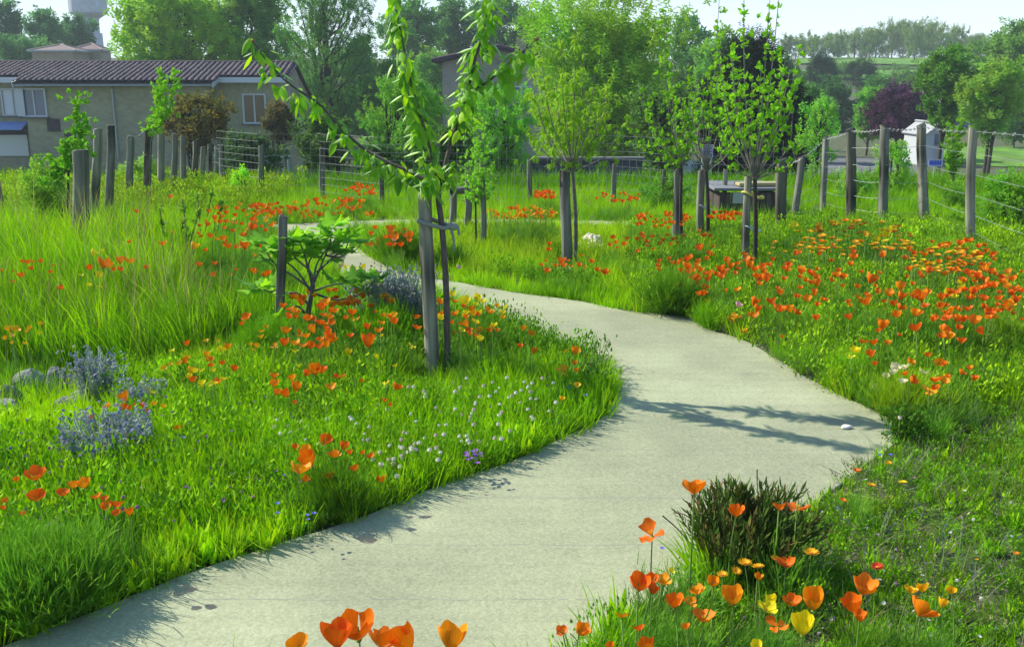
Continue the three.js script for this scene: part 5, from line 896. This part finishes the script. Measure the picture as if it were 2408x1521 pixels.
{ const im = lateStuff.orange.build('orange_poppy_drift', BLOOM[3].all, petal({ color: C(0.97, 0.23, 0.002) }), scene); if (im) tag(im, 'distant drifts of small orange poppies beyond the path and before the mesh', 'poppies', null, 'stuff'); }
// ---- clover heads, cornflowers, vetch
const cloverHead = (() => { const l = []; for (let i = 0; i < 26; i++) { const v = 1 - (i + 0.5) / 26 * 1.6, a = i * 2.4, e = Math.sqrt(Math.max(0, 1 - v * v)), d = V(Math.cos(a) * e, v, Math.sin(a) * e); const g = new THREE.ConeGeometry(0.17, 0.42, 4); g.applyQuaternion(new THREE.Quaternion().setFromUnitVectors(V(0, 1, 0), d)); l.push(clean(g.translate(d.x * 0.33, d.y * 0.33, d.z * 0.33))); } return mergeGeometries(l); })();
const cloverMat = [C(0.66, 0.61, 0.53), C(0.58, 0.44, 0.42), C(0.70, 0.67, 0.58)].map((color) => std({ color, roughness: 0.9 }));
function cloverPatch(n, at, words, w0, w1, pinkish) {
  const all = []; for (let i = 0; i < n; i++) { const [px, py] = at(i), head = G(px, py, rr(0.12, 0.17)); if (!onPath(head.x, head.z)) all.push({ px, py, head }); }
  all.sort((a, b) => a.py - b.py); const rows = Math.ceil(all.length / 14), per = Math.ceil(all.length / rows);
  for (let r = 0; r < rows; r++) all.slice(r * per, r * per + per).sort((a, b) => a.px - b.px).forEach((q, k) => { q.label = ORD[k] + ' from left in row ' + COUNT[r] + ' of the ' + words; });
  for (let i = 0; i < all.length; i++) {
    const { head, label } = all[i], gy = ground(head.x, head.z), h = head.y - gy, o = thing('clover_flower', label, 'clover', [head.x, gy, head.z], words);
    const s = part('stem', STEM[0].geo, stemMat, o); s.scale.set(h * 0.5, h, h * 0.5);
    const f = part('flower_head', cloverHead, cloverMat[pinkish ? 1 : i % 3 === 1 ? 1 : i % 3], o); f.position.y = h; f.scale.setScalar(metres(rr(w0, w1), head)); f.rotation.set(rr(-0.3, 0.3), rr(0, 6), 0);
  }
}
const inPoly = (poly, x, y) => { let c = false; for (let i = 0, j = poly.length - 1; i < poly.length; j = i++) { const [ax, ay] = poly[i], [bx, by] = poly[j]; if ((ay > y) !== (by > y) && x < (bx - ax) * (y - ay) / (by - ay) + ax) c = !c; } return c; };
const inside = (poly, x0, x1, y0, y1) => () => { for (;;) { const x = rr(x0, x1), y = rr(y0, y1); if (inPoly(poly, x, y)) return [x, y]; } };
cloverPatch(95, inside([[870, 1085], [930, 1010], [1010, 1020], [1250, 1010], [1290, 1050], [1200, 1085], [1030, 1130], [930, 1140]], 860, 1300, 1005, 1140), 'white clover heads along the bed edge', 10, 14);
cloverPatch(60, inside([[900, 890], [1250, 870], [1400, 920], [1410, 980], [1250, 1000], [900, 1000]], 890, 1410, 870, 1000), 'white clover heads below the tall stake', 8, 12);
cloverPatch(26, inside([[640, 980], [860, 970], [880, 1040], [640, 1050]], 640, 880, 970, 1050), 'white clover heads behind orange poppies', 8, 12);
cloverPatch(34, inside([[1920, 905], [2060, 925], [2130, 985], [2080, 985], [1990, 950]], 1915, 2130, 900, 985), 'pinkish clover heads by the path', 9, 12, true);
const tiny = new THREE.IcosahedronGeometry(0.5, 0), corn = (() => { const l = []; for (let i = 0; i < 9; i++) l.push(clean(leafBlade(0.6, 0.3, 0.3, -0.1).rotateX(1.0).rotateY(i * 0.7))); return mergeGeometries(l); })();
const cornMat = petal({ color: C(0.16, 0.22, 0.85) });
const cornAt = [[652, 1185, 12], [652, 1207, 10], [722, 1212, 11], [738, 1208, 12], [724, 1222, 9], [40, 1386, 13], [1337, 912, 9], [1378, 930, 9], [430, 1030, 12], [2070, 1070, 9], [2095, 1070, 10], [1558, 1290, 12], [668, 1118, 8]];
cornAt.forEach(([px, py, w], i) => { const p = G(px, py, 0.14); const gy = ground(p.x, p.z), o = thing('cornflower', ORD[cornAt.filter((q) => q[0] < px || (q[0] === px && q[1] < py)).length] + ' from the left of the thirteen small blue cornflowers near the path edges', 'cornflower', [p.x, gy, p.z], 'small blue cornflowers'); const s = part('stem', STEM[i % 2].geo, stemMat, o); s.scale.set(0.05, p.y - gy, 0.05); const f = part('petals', corn, cornMat, o); f.position.y = p.y - gy; f.scale.setScalar(metres(w, p)); });
{
  const s = new Scatter();
  for (let i = 0; i < 260; i++) { const px = rr(-60, 760), py = rr(930, 1330), p = G(px, py, rr(0.1, 0.24)); if (!onPath(p.x, p.z) && edgeDistance(p.x, p.z) > 0.1) s.add(p, [rr(0, 3), rr(0, 6), 0], rr(0.008, 0.017), tint([0.34, 0.13, 0.42], 0.25)); }
  for (let i = 0; i < 70; i++) { const p = G(rr(600, 1400), rr(880, 1110), rr(0.06, 0.15)); if (!onPath(p.x, p.z)) s.add(p, [rr(0, 3), rr(0, 6), 0], rr(0.007, 0.014), tint([0.34, 0.13, 0.42], 0.25)); }
  for (let i = 0; i < 26; i++) { const c = G(1118, 1072, 0.12); s.add(c.add(V(gauss() * 0.05, gauss() * 0.03, gauss() * 0.05)), [0, rr(0, 6), 0], rr(0.015, 0.022), tint([0.38, 0.16, 0.6], 0.2)); }
  for (let i = 0; i < 150; i++) { const p = G(rr(1560, 2400), rr(1000, 1500), rr(0.03, 0.1)); if (!onPath(p.x, p.z)) s.add(p, [rr(0, 3), rr(0, 6), 0], rr(0.008, 0.017), tint(pick([[0.6, 0.6, 0.58], [0.5, 0.3, 0.5], [0.7, 0.7, 0.66]]), 0.2)); }
  tag(s.build('vetch_flowers', corn, petal({ color: C(1, 1, 1) }), scene), 'tiny purple vetch and white daisies sprinkled through the green', 'wildflowers', null, 'stuff');
}
// silver-blue catmint: many flowering spikes from one crown
const spikeGeo = (() => { const l = [beam(V(0, 0, 0), V(0.02, 1, 0), 0.012, 3)]; for (let i = 0; i < 30; i++) { const t = 0.25 + 0.75 * i / 30, a = i * 2.4; l.push(clean(leafBlade(0.12 * (1.25 - t), 0.07 * (1.3 - t), 0.3, 0.2).rotateX(0.9).rotateY(a).translate(0.02 * t, t, 0))); } return merge(l); })();
function catmint(label, px, py, wpx, hpx, n, hues, h0, h1) {
  const b = G(px, py), R = metres(wpx, b) / 2, o = thing('catmint', label, 'shrub', [b.x, b.y, b.z]), s = new Scatter(), f = new Scatter(), rz = metres(hpx, b) * 1.0;
  for (let i = 0; i < n; i++) {
    const a = rr(0, 6.28), r = Math.sqrt(rnd()), x = Math.cos(a) * r * R, z = Math.sin(a) * r * rz, h = rr(h0, h1), tx = Math.sin(a) * r * 0.5, tz = -Math.cos(a) * r * 0.5, y = ground(b.x + x, b.z + z) - b.y;
    s.add(V(x, y, z), [tx + rr(-0.2, 0.2), rr(0, 6), tz + rr(-0.2, 0.2)], h, tint([0.33, 0.41, 0.35], 0.25, 0.1));
    for (let k = 0; k < 7; k++) f.add(V(x - Math.sin(tz) * h * 0.9 + gauss() * 0.02, y + h * rr(0.65, 1), z + Math.sin(tx) * h * 0.9 + gauss() * 0.02), [rr(0, 3), rr(0, 6), 0], rr(0.010, 0.02), tint(pick(hues), 0.2, 0.05));
  }
  s.build('foliage', spikeGeo, leafy(C(1, 1, 1), 0.2), o); f.build('flowers', corn, petal({ color: C(1, 1, 1) }), o);
}
const blues = [[0.36, 0.40, 0.58], [0.50, 0.52, 0.60], [0.60, 0.60, 0.62], [0.28, 0.33, 0.58]];
catmint('silver-blue flowering catmint spreading before the boulders', 268, 1100, 115, 70, 170, blues, 0.15, 0.28);
catmint('upright grey-blue catmint beside the flat pale stone', 228, 960, 46, 16, 60, blues, 0.2, 0.36);
catmint('thin grey-blue catmint spray between the poppies and boulders', 340, 985, 40, 20, 30, blues, 0.14, 0.26);
catmint('misty grey-purple shrub between the fig and the tall stake', 930, 775, 112, 22, 150, [[0.36, 0.33, 0.44], [0.44, 0.41, 0.48], [0.29, 0.29, 0.40]], 0.3, 0.46);
{ // dark tufted plant with seed spikes at the path corner
  const b = G(1760, 1345), o = thing('dark_tuft', 'dark bronze tufted plant with long thin seed pods leaning over the path', 'plant', [b.x, b.y, b.z]), s = new Scatter(), R = metres(155, b);
  const sprig = (() => { const l = [beam(V(0, 0, 0), V(0.03, 1, 0), 0.010, 3)]; for (let i = 0; i < 26; i++) { const t = 0.15 + 0.85 * i / 26; l.push(clean(leafBlade(0.15, 0.028, 0.3, 0.1).rotateX(0.6).rotateY(i * 2.4).translate(0.03 * t, t, 0))); } return merge(l); })();
  for (let i = 0; i < 420; i++) { const a = rr(0, 6.28), r = Math.sqrt(rnd()), le = r * rr(0.3, 0.9); s.add(V(Math.cos(a) * r * R * 0.62, 0, Math.sin(a) * r * R * 0.6), [Math.sin(a) * le, rr(0, 6), -Math.cos(a) * le - 0.12], rr(0.17, 0.37) * (1 - 0.25 * r), tint(rnd() < 0.25 ? [0.16, 0.12, 0.03] : [0.075, 0.13, 0.015], 0.3, 0.15)); }
  s.build('foliage', sprig, leafy(C(1, 1, 1), 0.2), o);
  const podMat = std({ color: C(0.12, 0.075, 0.06), roughness: 0.7 });
  for (const [x0, y0, x1, y1, w] of [[770, 740, 610, 575, 7], [990, 530, 920, 430, 5], [1075, 530, 1000, 440, 5], [1085, 470, 1082, 345, 5], [775, 610, 665, 560, 5], [800, 580, 770, 470, 4], [1130, 560, 1138, 460, 4], [865, 560, 868, 480, 5], [735, 700, 700, 650, 5], [905, 540, 900, 470, 5]]) {
    const [ax, ay] = rightLow(x0, y0, 0), [bx, by] = rightLow(x1, y1, 0), p = D(ax, ay, -b.z + 0.02).sub(b), q = D(bx, by, -b.z + 0.05).sub(b), m = p.clone().lerp(q, 0.5).add(V(rr(-0.004, 0.004), 0.012, 0));
    part('seed_pod', limb([p, m, q], 0.0016, 0.0022 + w * 0.0001, 5), podMat, o);
    const root = V(p.x * 0.5, 0.05, 0); part('stalk', limb([root, root.clone().lerp(p, 0.6), p], 0.002, 0.0014, 4), stemMat, o);
  }
  const oat = G(1885, 1190, 0), g = thing('wild_oat', 'drooping thin wild oat stalks rising over the path behind the dark tuft', 'grass stalk', [oat.x, oat.y, oat.z]);
  for (const [x0, y0, x1, y1] of [[1130, 640, 1190, 430], [1230, 600, 1255, 400], [1290, 560, 1310, 420], [1490, 400, 1440, 340], [1540, 360, 1500, 290], [1590, 330, 1545, 270]]) {
    const [ax, ay] = rightLow(x0, y0, 0), [bx, by] = rightLow(x1, y1, 0), p = D(ax, ay, -oat.z).sub(oat), q = D(bx, by, -oat.z).sub(oat), l = [limb([p, p.clone().lerp(q, 0.6).add(V(-0.01, 0.01, 0)), q], 0.0013, 0.0007, 4)];
    for (let k = 0; k < 5; k++) { const t = q.clone().lerp(p, k * 0.1).add(V(0.014 + 0.006 * k, -0.014, 0.01 * (k % 2))); l.push(limb([q.clone().lerp(p, k * 0.1), t.clone().add(V(-0.006, 0.012, 0)), t], 0.0006, 0.0005, 3), new THREE.OctahedronGeometry(0.0045, 0).scale(0.6, 1.8, 0.6).translate(t.x, t.y - 0.006, t.z)); }
    part('stalk', merge(l), std({ color: C(0.13, 0.12, 0.06) }), g);
  }
}
// ---------------------------------------------------------------- grass and low green
function bladeTuft(n, h, w, spreadR, lean, curl) {
  const l = [];
  for (let i = 0; i < n; i++) {
    const pos = [], a = rr(0, 6.28), r = Math.sqrt(rnd()) * spreadR, H = h * rr(0.55, 1.1), W = w * rr(0.7, 1.3), b = rr(0.3, 1) * lean, dx = Math.cos(a), dz = Math.sin(a), fa = rr(0, 6.28), sx = Math.cos(fa), sz = Math.sin(fa);
    const at = (t) => { const o = b * H * (t + curl * t * t * t); return [dx * (r + o), H * (t - 0.25 * b * curl * t * t), dz * (r + o)]; };
    const rows = [0, 0.35, 0.7].map((t) => [at(t), W * 0.5 * (1 - t * 0.55)]), tip = at(1);
    for (const [p, q] of rows) pos.push(p[0] - sx * q, p[1], p[2] - sz * q, p[0] + sx * q, p[1], p[2] + sz * q); pos.push(...tip);
    const g = new THREE.BufferGeometry(); g.setAttribute('position', new THREE.Float32BufferAttribute(pos, 3)); g.setIndex([0, 1, 2, 1, 3, 2, 2, 3, 4, 3, 5, 4, 4, 5, 6]); l.push(clean(g));
  }
  return mergeGeometries(l);
}
function herb(n, size, ratio, h) { // low leafy stems
  const l = [];
  for (let i = 0; i < n; i++) { const a = i * 2.4, t = i / n, r = (ratio === 0.24 ? 0.035 : 0.10) * Math.sqrt(t) * rr(0.6, 1.3); l.push(clean(leafBlade(size * rr(0.7, 1.2), size * ratio, 0.25, 0.3).rotateX(rr(0.4, 1.3)).rotateY(rr(0, 6.28)).translate(Math.cos(a) * r, h * rr(0.25, 1), Math.sin(a) * r))); }
  for (let i = 0; i < 4; i++) { const a = rr(0, 6.28); l.push(clean(beam(V(0, 0, 0), V(Math.cos(a) * 0.06, h * 0.9, Math.sin(a) * 0.06), 0.0018, 3))); }
  return mergeGeometries(l);
}
function feather(n, h) { // finely cut poppy foliage
  const l = [];
  for (let i = 0; i < n; i++) {
    const a = i * 2.4, le = rr(0.15, 1.0), d = V(Math.cos(a) * Math.sin(le), Math.cos(le), Math.sin(a) * Math.sin(le)), L = h * rr(0.6, 1.05), s = V(-d.z, 0, d.x).normalize();
    const strip = (p, v, w) => { const m = p.clone().addScaledVector(v, 0.55).add(V(0, 0.02 * h, 0)), q = p.clone().add(v), g = new THREE.BufferGeometry(), c = v.clone().normalize().cross(V(0, 1, 0.3)).normalize().multiplyScalar(w); g.setAttribute('position', new THREE.Float32BufferAttribute([p.x - c.x, p.y - c.y, p.z - c.z, p.x + c.x, p.y + c.y, p.z + c.z, m.x - c.x, m.y - c.y, m.z - c.z, m.x + c.x, m.y + c.y, m.z + c.z, q.x, q.y, q.z], 3)); g.setIndex([0, 1, 2, 1, 3, 2, 2, 3, 4]); l.push(clean(g)); };
    strip(V(0, 0, 0), d.clone().multiplyScalar(L), 0.0016);
    for (let k = 0; k < 5; k++) { const t = rr(0.35, 0.95), v = d.clone().multiplyScalar(0.6).addScaledVector(s, rr(-1, 1)).add(V(0, rr(0, 0.6), 0)).normalize().multiplyScalar(h * rr(0.14, 0.26)); strip(d.clone().multiplyScalar(L * t), v, 0.0013); }
  }
  return mergeGeometries(l);
}
const grassMat = leafy(C(1, 1, 1), 0.44, { roughness: 0.85, specularIntensity: 0.12 });
const herbMat = leafy(C(1, 1, 1), 0.42, { roughness: 0.8, specularIntensity: 0.18 });
const GRASS = {
  short: [0, 1, 2].map(() => bladeTuft(16, 0.13, 0.0055, 0.05, 0.45, 0.5)), mid: [0, 1, 2].map(() => bladeTuft(16, 0.26, 0.0065, 0.06, 0.35, 0.6)), long: [0, 1, 2].map(() => bladeTuft(16, 0.42, 0.0075, 0.08, 0.30, 0.9)),
  coarse: [0, 1].map(() => bladeTuft(14, 0.30, 0.012, 0.14, 0.4, 0.7)), herb: [herb(46, 0.019, 0.6, 0.13), herb(40, 0.025, 0.45, 0.17), herb(50, 0.015, 0.75, 0.10)], broad: [0, 1].map(() => herb(10, 0.095, 0.24, 0.03)), feather: [feather(48, 0.26), feather(48, 0.26)], straw: [0, 1].map(() => bladeTuft(7, 0.12, 0.003, 0.07, 1.3, 0.3)), weed: [0, 1].map(() => herb(46, 0.035, 0.45, 0.30)), stalk: [0, 1].map(() => bladeTuft(5, 0.62, 0.0045, 0.1, 0.16, 0.8)),
};
const bag = {}; for (const k of Object.keys(GRASS)) bag[k] = GRASS[k].map(() => new Scatter());
const grow = (kind, x, z, s, color, tiltMax = 0.15, sink = 0.01) => { const b = pick(bag[kind]); b.add(V(x, ground(x, z) - sink, z), [rr(-tiltMax, tiltMax), rr(0, 6.28), rr(-tiltMax, tiltMax)], V(s * rr(0.85, 1.15), s * rr(0.8, 1.25), s * rr(0.85, 1.15)), color); };
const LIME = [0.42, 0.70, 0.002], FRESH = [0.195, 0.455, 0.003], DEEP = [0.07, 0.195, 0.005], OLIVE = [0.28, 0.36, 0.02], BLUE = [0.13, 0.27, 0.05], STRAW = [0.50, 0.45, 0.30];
const mix = (a, b, t) => a.map((v, i) => lerp(v, b[i], t));
const stonesAt = G(90, 940);
function bare(px, py, x, z) { // thin stony patches
  const n = fbm(x * 1.9 + 3, z * 1.9 + 8, 3);
  if (px > 1900 && py > 980) return 0.10 + ss(0.42, 0.62, n) * 0.18;
  if (px > 1560 && py > 690 && py < 980) return ss(0.52, 0.66, n) * 0.6;
  return 0;
}
function plantAt(x, z) {
  if (onPath(x, z)) return;
  const [px, py] = project(V(x, ground(x, z), z)), d = -z, patch = fbm(x * 0.9 + 20, z * 0.9 + 5, 3), fine = fbm(x * 3.1, z * 3.1 + 40, 2);
  if (px < 270 && py > 880 && py < 1060) { if (rnd() < 0.6) grow(rnd() < 0.85 ? 'short' : 'mid', x, z, rr(0.4, 0.9), tint(LIME, 0.25), 0.3); return; }
  const sd = Math.hypot((x - stonesAt.x) / 0.42, (z - stonesAt.z - 0.2) / 0.5);
  if (sd < 1) { if (rnd() < 0.3) grow('short', x, z, rr(0.5, 1.0), tint(LIME, 0.2), 0.3); return; }
  if (x < -3.4 && x > -9 && d > 12.6 && d < 16.5 && rnd() < 0.4) { grow('weed', x, z, rr(0.6, 1.15), tint(mix(LIME, OLIVE, rnd()), 0.25, 0.12), 0.2); return; }
  if (d > 15.6 || Math.abs(x) > 0.62 * d + 1.2) { if (rnd() < 0.85) grow('coarse', x, z, rr(0.7, 1.3) * (d > 24 ? 1.6 : 1), tint(mix(FRESH, DEEP, patch), 0.2), 0.2); return; }
  if (d > 11.6) { grow(px > 640 ? (rnd() < 0.6 ? 'short' : 'mid') : rnd() < 0.6 ? 'short' : 'mid', x, z, (px > 640 ? 0.75 : 0.9) * rr(0.7, 1.2), tint(mix(LIME, FRESH, patch * 1.2), 0.2), 0.2); return; }
  if (d > 6.8 && d <= 11.6 && px > 440 && px < 1500 && edgeDistance(x, z) < (px < 900 ? 1.7 : 0.35)) { grow('short', x, z, rr(0.6, 1.2), tint(mix(LIME, FRESH, fine), 0.2), 0.3); return; }
  for (const s of stakeFeet) if (Math.abs(x - s.x) < 0.2 && z - s.z > -0.06 && z - s.z < 0.5) { if (rnd() < 0.7) grow('short', x, z, rr(0.4, 0.9), tint(mix(LIME, FRESH, rnd()), 0.25), 0.3); return; }
  const leftMeadow = px < 700 && py < 890 + (px > 350 ? -(px - 350) * 0.35 : 0), nearLeft = !leftMeadow && x < 0.2 && py > 900 && px < 900, island = px > 560 && px < 1470 && py > 650 && !leftMeadow && x < 0.8;
  if (leftMeadow) { // long grass; shade on the hollow's slope is painted in as darker tufts
    const dipShade = Math.exp(-(((d - 6.4) / 0.9) ** 2));
    if (d > 10.2) { grow(rnd() < 0.6 ? 'short' : 'herb', x, z, rr(0.6, 1.25), tint(mix(LIME, FRESH, fine * 1.3), 0.3, 0.14), 0.25); return; }
    if (d > 9.3) { grow(rnd() < 0.7 ? 'mid' : 'herb', x, z, rr(0.7, 1.25), tint(mix(LIME, FRESH, fine * 1.3), 0.3, 0.14), 0.25); return; }
    if (rnd() < 0.78) grow('long', x, z, rr(0.62, 1.15) * (0.75 + 0.5 * patch), tint(rnd() < dipShade * 0.55 ? mix(DEEP, FRESH, 0.35) : mix(LIME, FRESH, rnd()), 0.28, 0.15), 0.22);
    else grow('mid', x, z, rr(0.9, 1.5), tint(mix(LIME, FRESH, rnd()), 0.2), 0.2);
    if (rnd() < 0.10) grow('stalk', x, z, rr(0.7, 1.2), tint(rnd() < 0.5 ? [0.30, 0.22, 0.10] : [0.42, 0.42, 0.16], 0.2), 0.15);
    return;
  }
  const e = edgeDistance(x, z), b = bare(px, py, x, z);
  if (nearLeft && py > 905) {
    if (e < 0.22) { if (rnd() < 0.55) grow('mid', x, z, rr(0.35, 0.75), tint(mix(LIME, OLIVE, rnd() * 0.5), 0.2), 0.3); else if (rnd() < 0.4) grow('broad', x, z, rr(0.7, 1.3), tint(LIME, 0.2), 0.2); else grow('herb', x, z, rr(0.5, 0.9), tint(FRESH, 0.25)); return; }
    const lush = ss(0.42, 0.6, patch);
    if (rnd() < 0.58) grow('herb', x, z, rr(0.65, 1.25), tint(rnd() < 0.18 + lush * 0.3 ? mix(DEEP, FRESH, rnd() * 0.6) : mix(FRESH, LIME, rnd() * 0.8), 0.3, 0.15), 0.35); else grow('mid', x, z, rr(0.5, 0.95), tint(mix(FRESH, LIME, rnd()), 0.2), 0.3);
    return;
  }
  if (island) {
    if (py > 880) { // clover and short grass
      if (rnd() < 0.5) grow('herb', x, z, rr(0.55, 0.95), tint(mix(FRESH, DEEP, patch), 0.2, 0.1), 0.3); else grow('short', x, z, rr(0.8, 1.5), tint(mix(LIME, FRESH, fine), 0.2), 0.3);
      if (rnd() < 0.04) grow('broad', x, z, rr(0.7, 1.2), tint(LIME, 0.2), 0.2);
    } else if (rnd() < 0.38) grow('mid', x, z, rr(0.35, 0.8), tint(mix(LIME, FRESH, fine * 1.4), 0.2, 0.1), 0.25); else grow('herb', x, z, rr(0.8, 1.15), tint(mix(FRESH, DEEP, rnd()), 0.2), 0.3);
    return;
  }
  if (rnd() < b) { if (rnd() < 0.5) grow('straw', x, z, rr(0.5, 1.1), tint(mix([0.34, 0.31, 0.22], [0.24, 0.26, 0.24], rnd()), 0.35), 0.5); else if (rnd() < 0.6) grow('herb', x, z, rr(0.2, 0.45), tint(mix(BLUE, DEEP, rnd()), 0.3), 0.5); return; }
  if (px > 1380 && py > 960) { // low weeds of the near corner
    const r = rnd(); if (r < 0.50) grow('herb', x, z, rr(0.3, 0.6), tint(mix(DEEP, FRESH, 0.25 + rnd() * 0.6), 0.35, 0.15), 0.5); else if (r < 0.80) grow('short', x, z, rr(0.35, 0.8), tint(mix(mix(DEEP, FRESH, 0.2 + rnd() * 0.8), OLIVE, rnd() * 0.6), 0.28), 0.5); else if (r < 0.95) grow('broad', x, z, rr(0.3, 0.65), tint(mix(FRESH, LIME, rnd()), 0.25), 0.3); else grow('straw', x, z, rr(0.6, 1.1), tint([0.32, 0.28, 0.16], 0.2), 0.4);
    return;
  }
  if (px > 1480) { // the flowering bank
    const r = rnd(); if (r < 0.28) grow('mid', x, z, rr(0.35, 0.8), tint(mix(LIME, FRESH, fine * 1.3), 0.25, 0.12), 0.3); else if (r < 0.70) grow('herb', x, z, rr(0.7, 1.25), tint(mix(LIME, DEEP, rnd()), 0.3, 0.14), 0.35); else if (r < 0.9) grow('short', x, z, rr(0.9, 1.6), tint(mix(LIME, OLIVE, rnd() * 0.6), 0.2), 0.3); else grow('feather', x, z, rr(0.6, 0.9), tint(mix(FRESH, BLUE, rnd()), 0.2), 0.2);
    return;
  }
  const r = rnd(); // mown-looking middle
  if (r < 0.55) grow('short', x, z, rr(0.8, 1.6), tint(mix(LIME, OLIVE, fine * 0.9), 0.2), 0.3); else if (r < 0.85) grow('mid', x, z, rr(0.3, 0.7), tint(mix(LIME, FRESH, fine), 0.2), 0.3); else grow('herb', x, z, rr(0.4, 0.8), tint(mix(FRESH, OLIVE, rnd()), 0.2), 0.3);
}
for (const [d0, d1, per] of [[2.1, 3.2, 1000], [3.2, 4.4, 900], [4.4, 6, 640], [6, 8, 430], [8, 11.6, 250], [11.6, 15.6, 150], [15.6, 20, 40], [20, 44, 7]]) {
  const w = (d) => 0.575 * d + 0.7, area = (w(d0) + w(d1)) * (d1 - d0), n = Math.round(area * per);
  for (let i = 0; i < n; i++) { const d = Math.sqrt(lerp(d0 * d0, d1 * d1, rnd())), x = rr(-1, 1) * w(d); plantAt(x, -d); }
}
// feathery foliage round the poppies, tall rosettes and mounds the photograph shows
for (const [x, z, w, h, kind] of spots) {
  if (kind === 'marigold') { if (!onPath(x, z)) grow('herb', x, z, clamp(h * 3.2, 0.5, 1.1), tint(mix(FRESH, LIME, rnd()), 0.25), 0.2); continue; }
  for (let k = 0; k < (w > 18 ? 2 : 1); k++) { const a = rr(0, 6.28), q = rr(0, 0.08), X = x + Math.cos(a) * q, Z = z + Math.sin(a) * q; if (!onPath(X, Z)) grow('feather', X, Z, clamp(h / 0.26, 0.3, 1.25) * rr(0.48, 0.75), tint(mix(FRESH, BLUE, rr(0.1, 0.8)), 0.2), 0.15); }
}
const mound = (px, py, wpx, n, s, col, kind = 'feather') => { const c = G(px, py), R = metres(wpx, c) / 2; for (let i = 0; i < n; i++) { const x = c.x + gauss() * R * 0.6, z = c.z + gauss() * R * 0.55; if (!onPath(x, z)) grow(kind, x, z, s * rr(0.75, 1.2), tint(col, 0.2), 0.25); } };
mound(1585, 742, 110, 46, 1.15, mix(FRESH, DEEP, 0.6)); mound(1655, 770, 90, 30, 0.85, mix(FRESH, LIME, 0.2)); mound(950, 618, 110, 40, 1.2, mix(DEEP, FRESH, 0.4)); mound(1060, 630, 70, 16, 0.9, DEEP);
mound(2190, 850, 250, 80, 1.0, mix(DEEP, FRESH, 0.3)); mound(2330, 830, 160, 46, 1.0, mix(OLIVE, FRESH, 0.5)); mound(2140, 975, 160, 60, 0.8, mix(OLIVE, LIME, 0.5)); mound(2010, 900, 120, 40, 0.7, mix(FRESH, LIME, 0.4));
mound(110, 1430, 330, 120, 0.95, mix(FRESH, BLUE, 0.3)); mound(790, 1215, 110, 36, 0.8, mix(DEEP, FRESH, 0.5)); mound(1150, 850, 130, 26, 0.9, mix(DEEP, FRESH, 0.5)); mound(880, 820, 160, 50, 1.1, mix(FRESH, LIME, 0.3)); mound(640, 830, 200, 50, 0.9, FRESH);
mound(440, 1310, 60, 7, 1.2, LIME, 'broad'); mound(330, 1380, 120, 12, 0.9, LIME, 'broad'); mound(520, 1300, 90, 8, 0.9, LIME, 'broad'); mound(1210, 1060, 190, 24, 1.1, LIME, 'broad'); mound(1000, 1110, 160, 16, 1.0, LIME, 'broad'); mound(1690, 1360, 70, 22, 0.7, mix(FRESH, LIME, 0.6), 'coarse'); mound(1380, 905, 120, 46, 0.9, BLUE, 'herb'); mound(1440, 730, 110, 14, 0.9, LIME, 'broad'); mound(2200, 1120, 200, 24, 0.5, FRESH, 'broad'); mound(1800, 850, 120, 12, 0.9, LIME, 'broad'); mound(2130, 1040, 60, 30, 0.9, DEEP, 'herb'); mound(980, 740, 30, 8, 1.2, LIME, 'broad');
const NAMES = { short: ['short_grass', 'short bright grass covering the open ground'], mid: ['meadow_grass', 'knee-low meadow grass along the beds and bank'], long: ['long_grass', 'long lush grass of the meadow before the split posts'], coarse: ['coarse_grass', 'coarse grass on the slopes beyond the fences'], herb: ['low_herbs', 'low leafy clover and vetch covering the beds'], broad: ['broadleaf_weeds', 'upright bright broad-leaved weeds along the path edges'], feather: ['feathery_foliage', 'fine feathery blue-green foliage under the poppies'], weed: ['tall_weeds', 'tall leafy weeds growing round the row of split posts'], stalk: ['seed_stalks', 'thin brownish seeding stalks standing in the long grass'], straw: ['dry_straw', 'dry straw and thatch lying on the bare patches'] };
let nCopies = 0;
for (const k of Object.keys(bag)) {
  const o = new THREE.Group(); o.name = NAMES[k][0]; scene.add(o); tag(o, NAMES[k][1], k === 'herb' || k === 'broad' || k === 'feather' ? 'ground cover' : 'grass', null, 'stuff');
  bag[k].forEach((s, i) => { nCopies += s.m.length; s.build('tufts', GRASS[k][i], ['herb', 'broad', 'feather', 'weed'].includes(k) ? herbMat : grassMat, o); });
}
console.log('tufts', nCopies, 'flowers', jobs.length, 'orange', rank.length);
scene.traverse((o) => { if (o.isMesh) { o.castShadow = true; o.receiveShadow = true; } });
renderer.render(scene, camera);
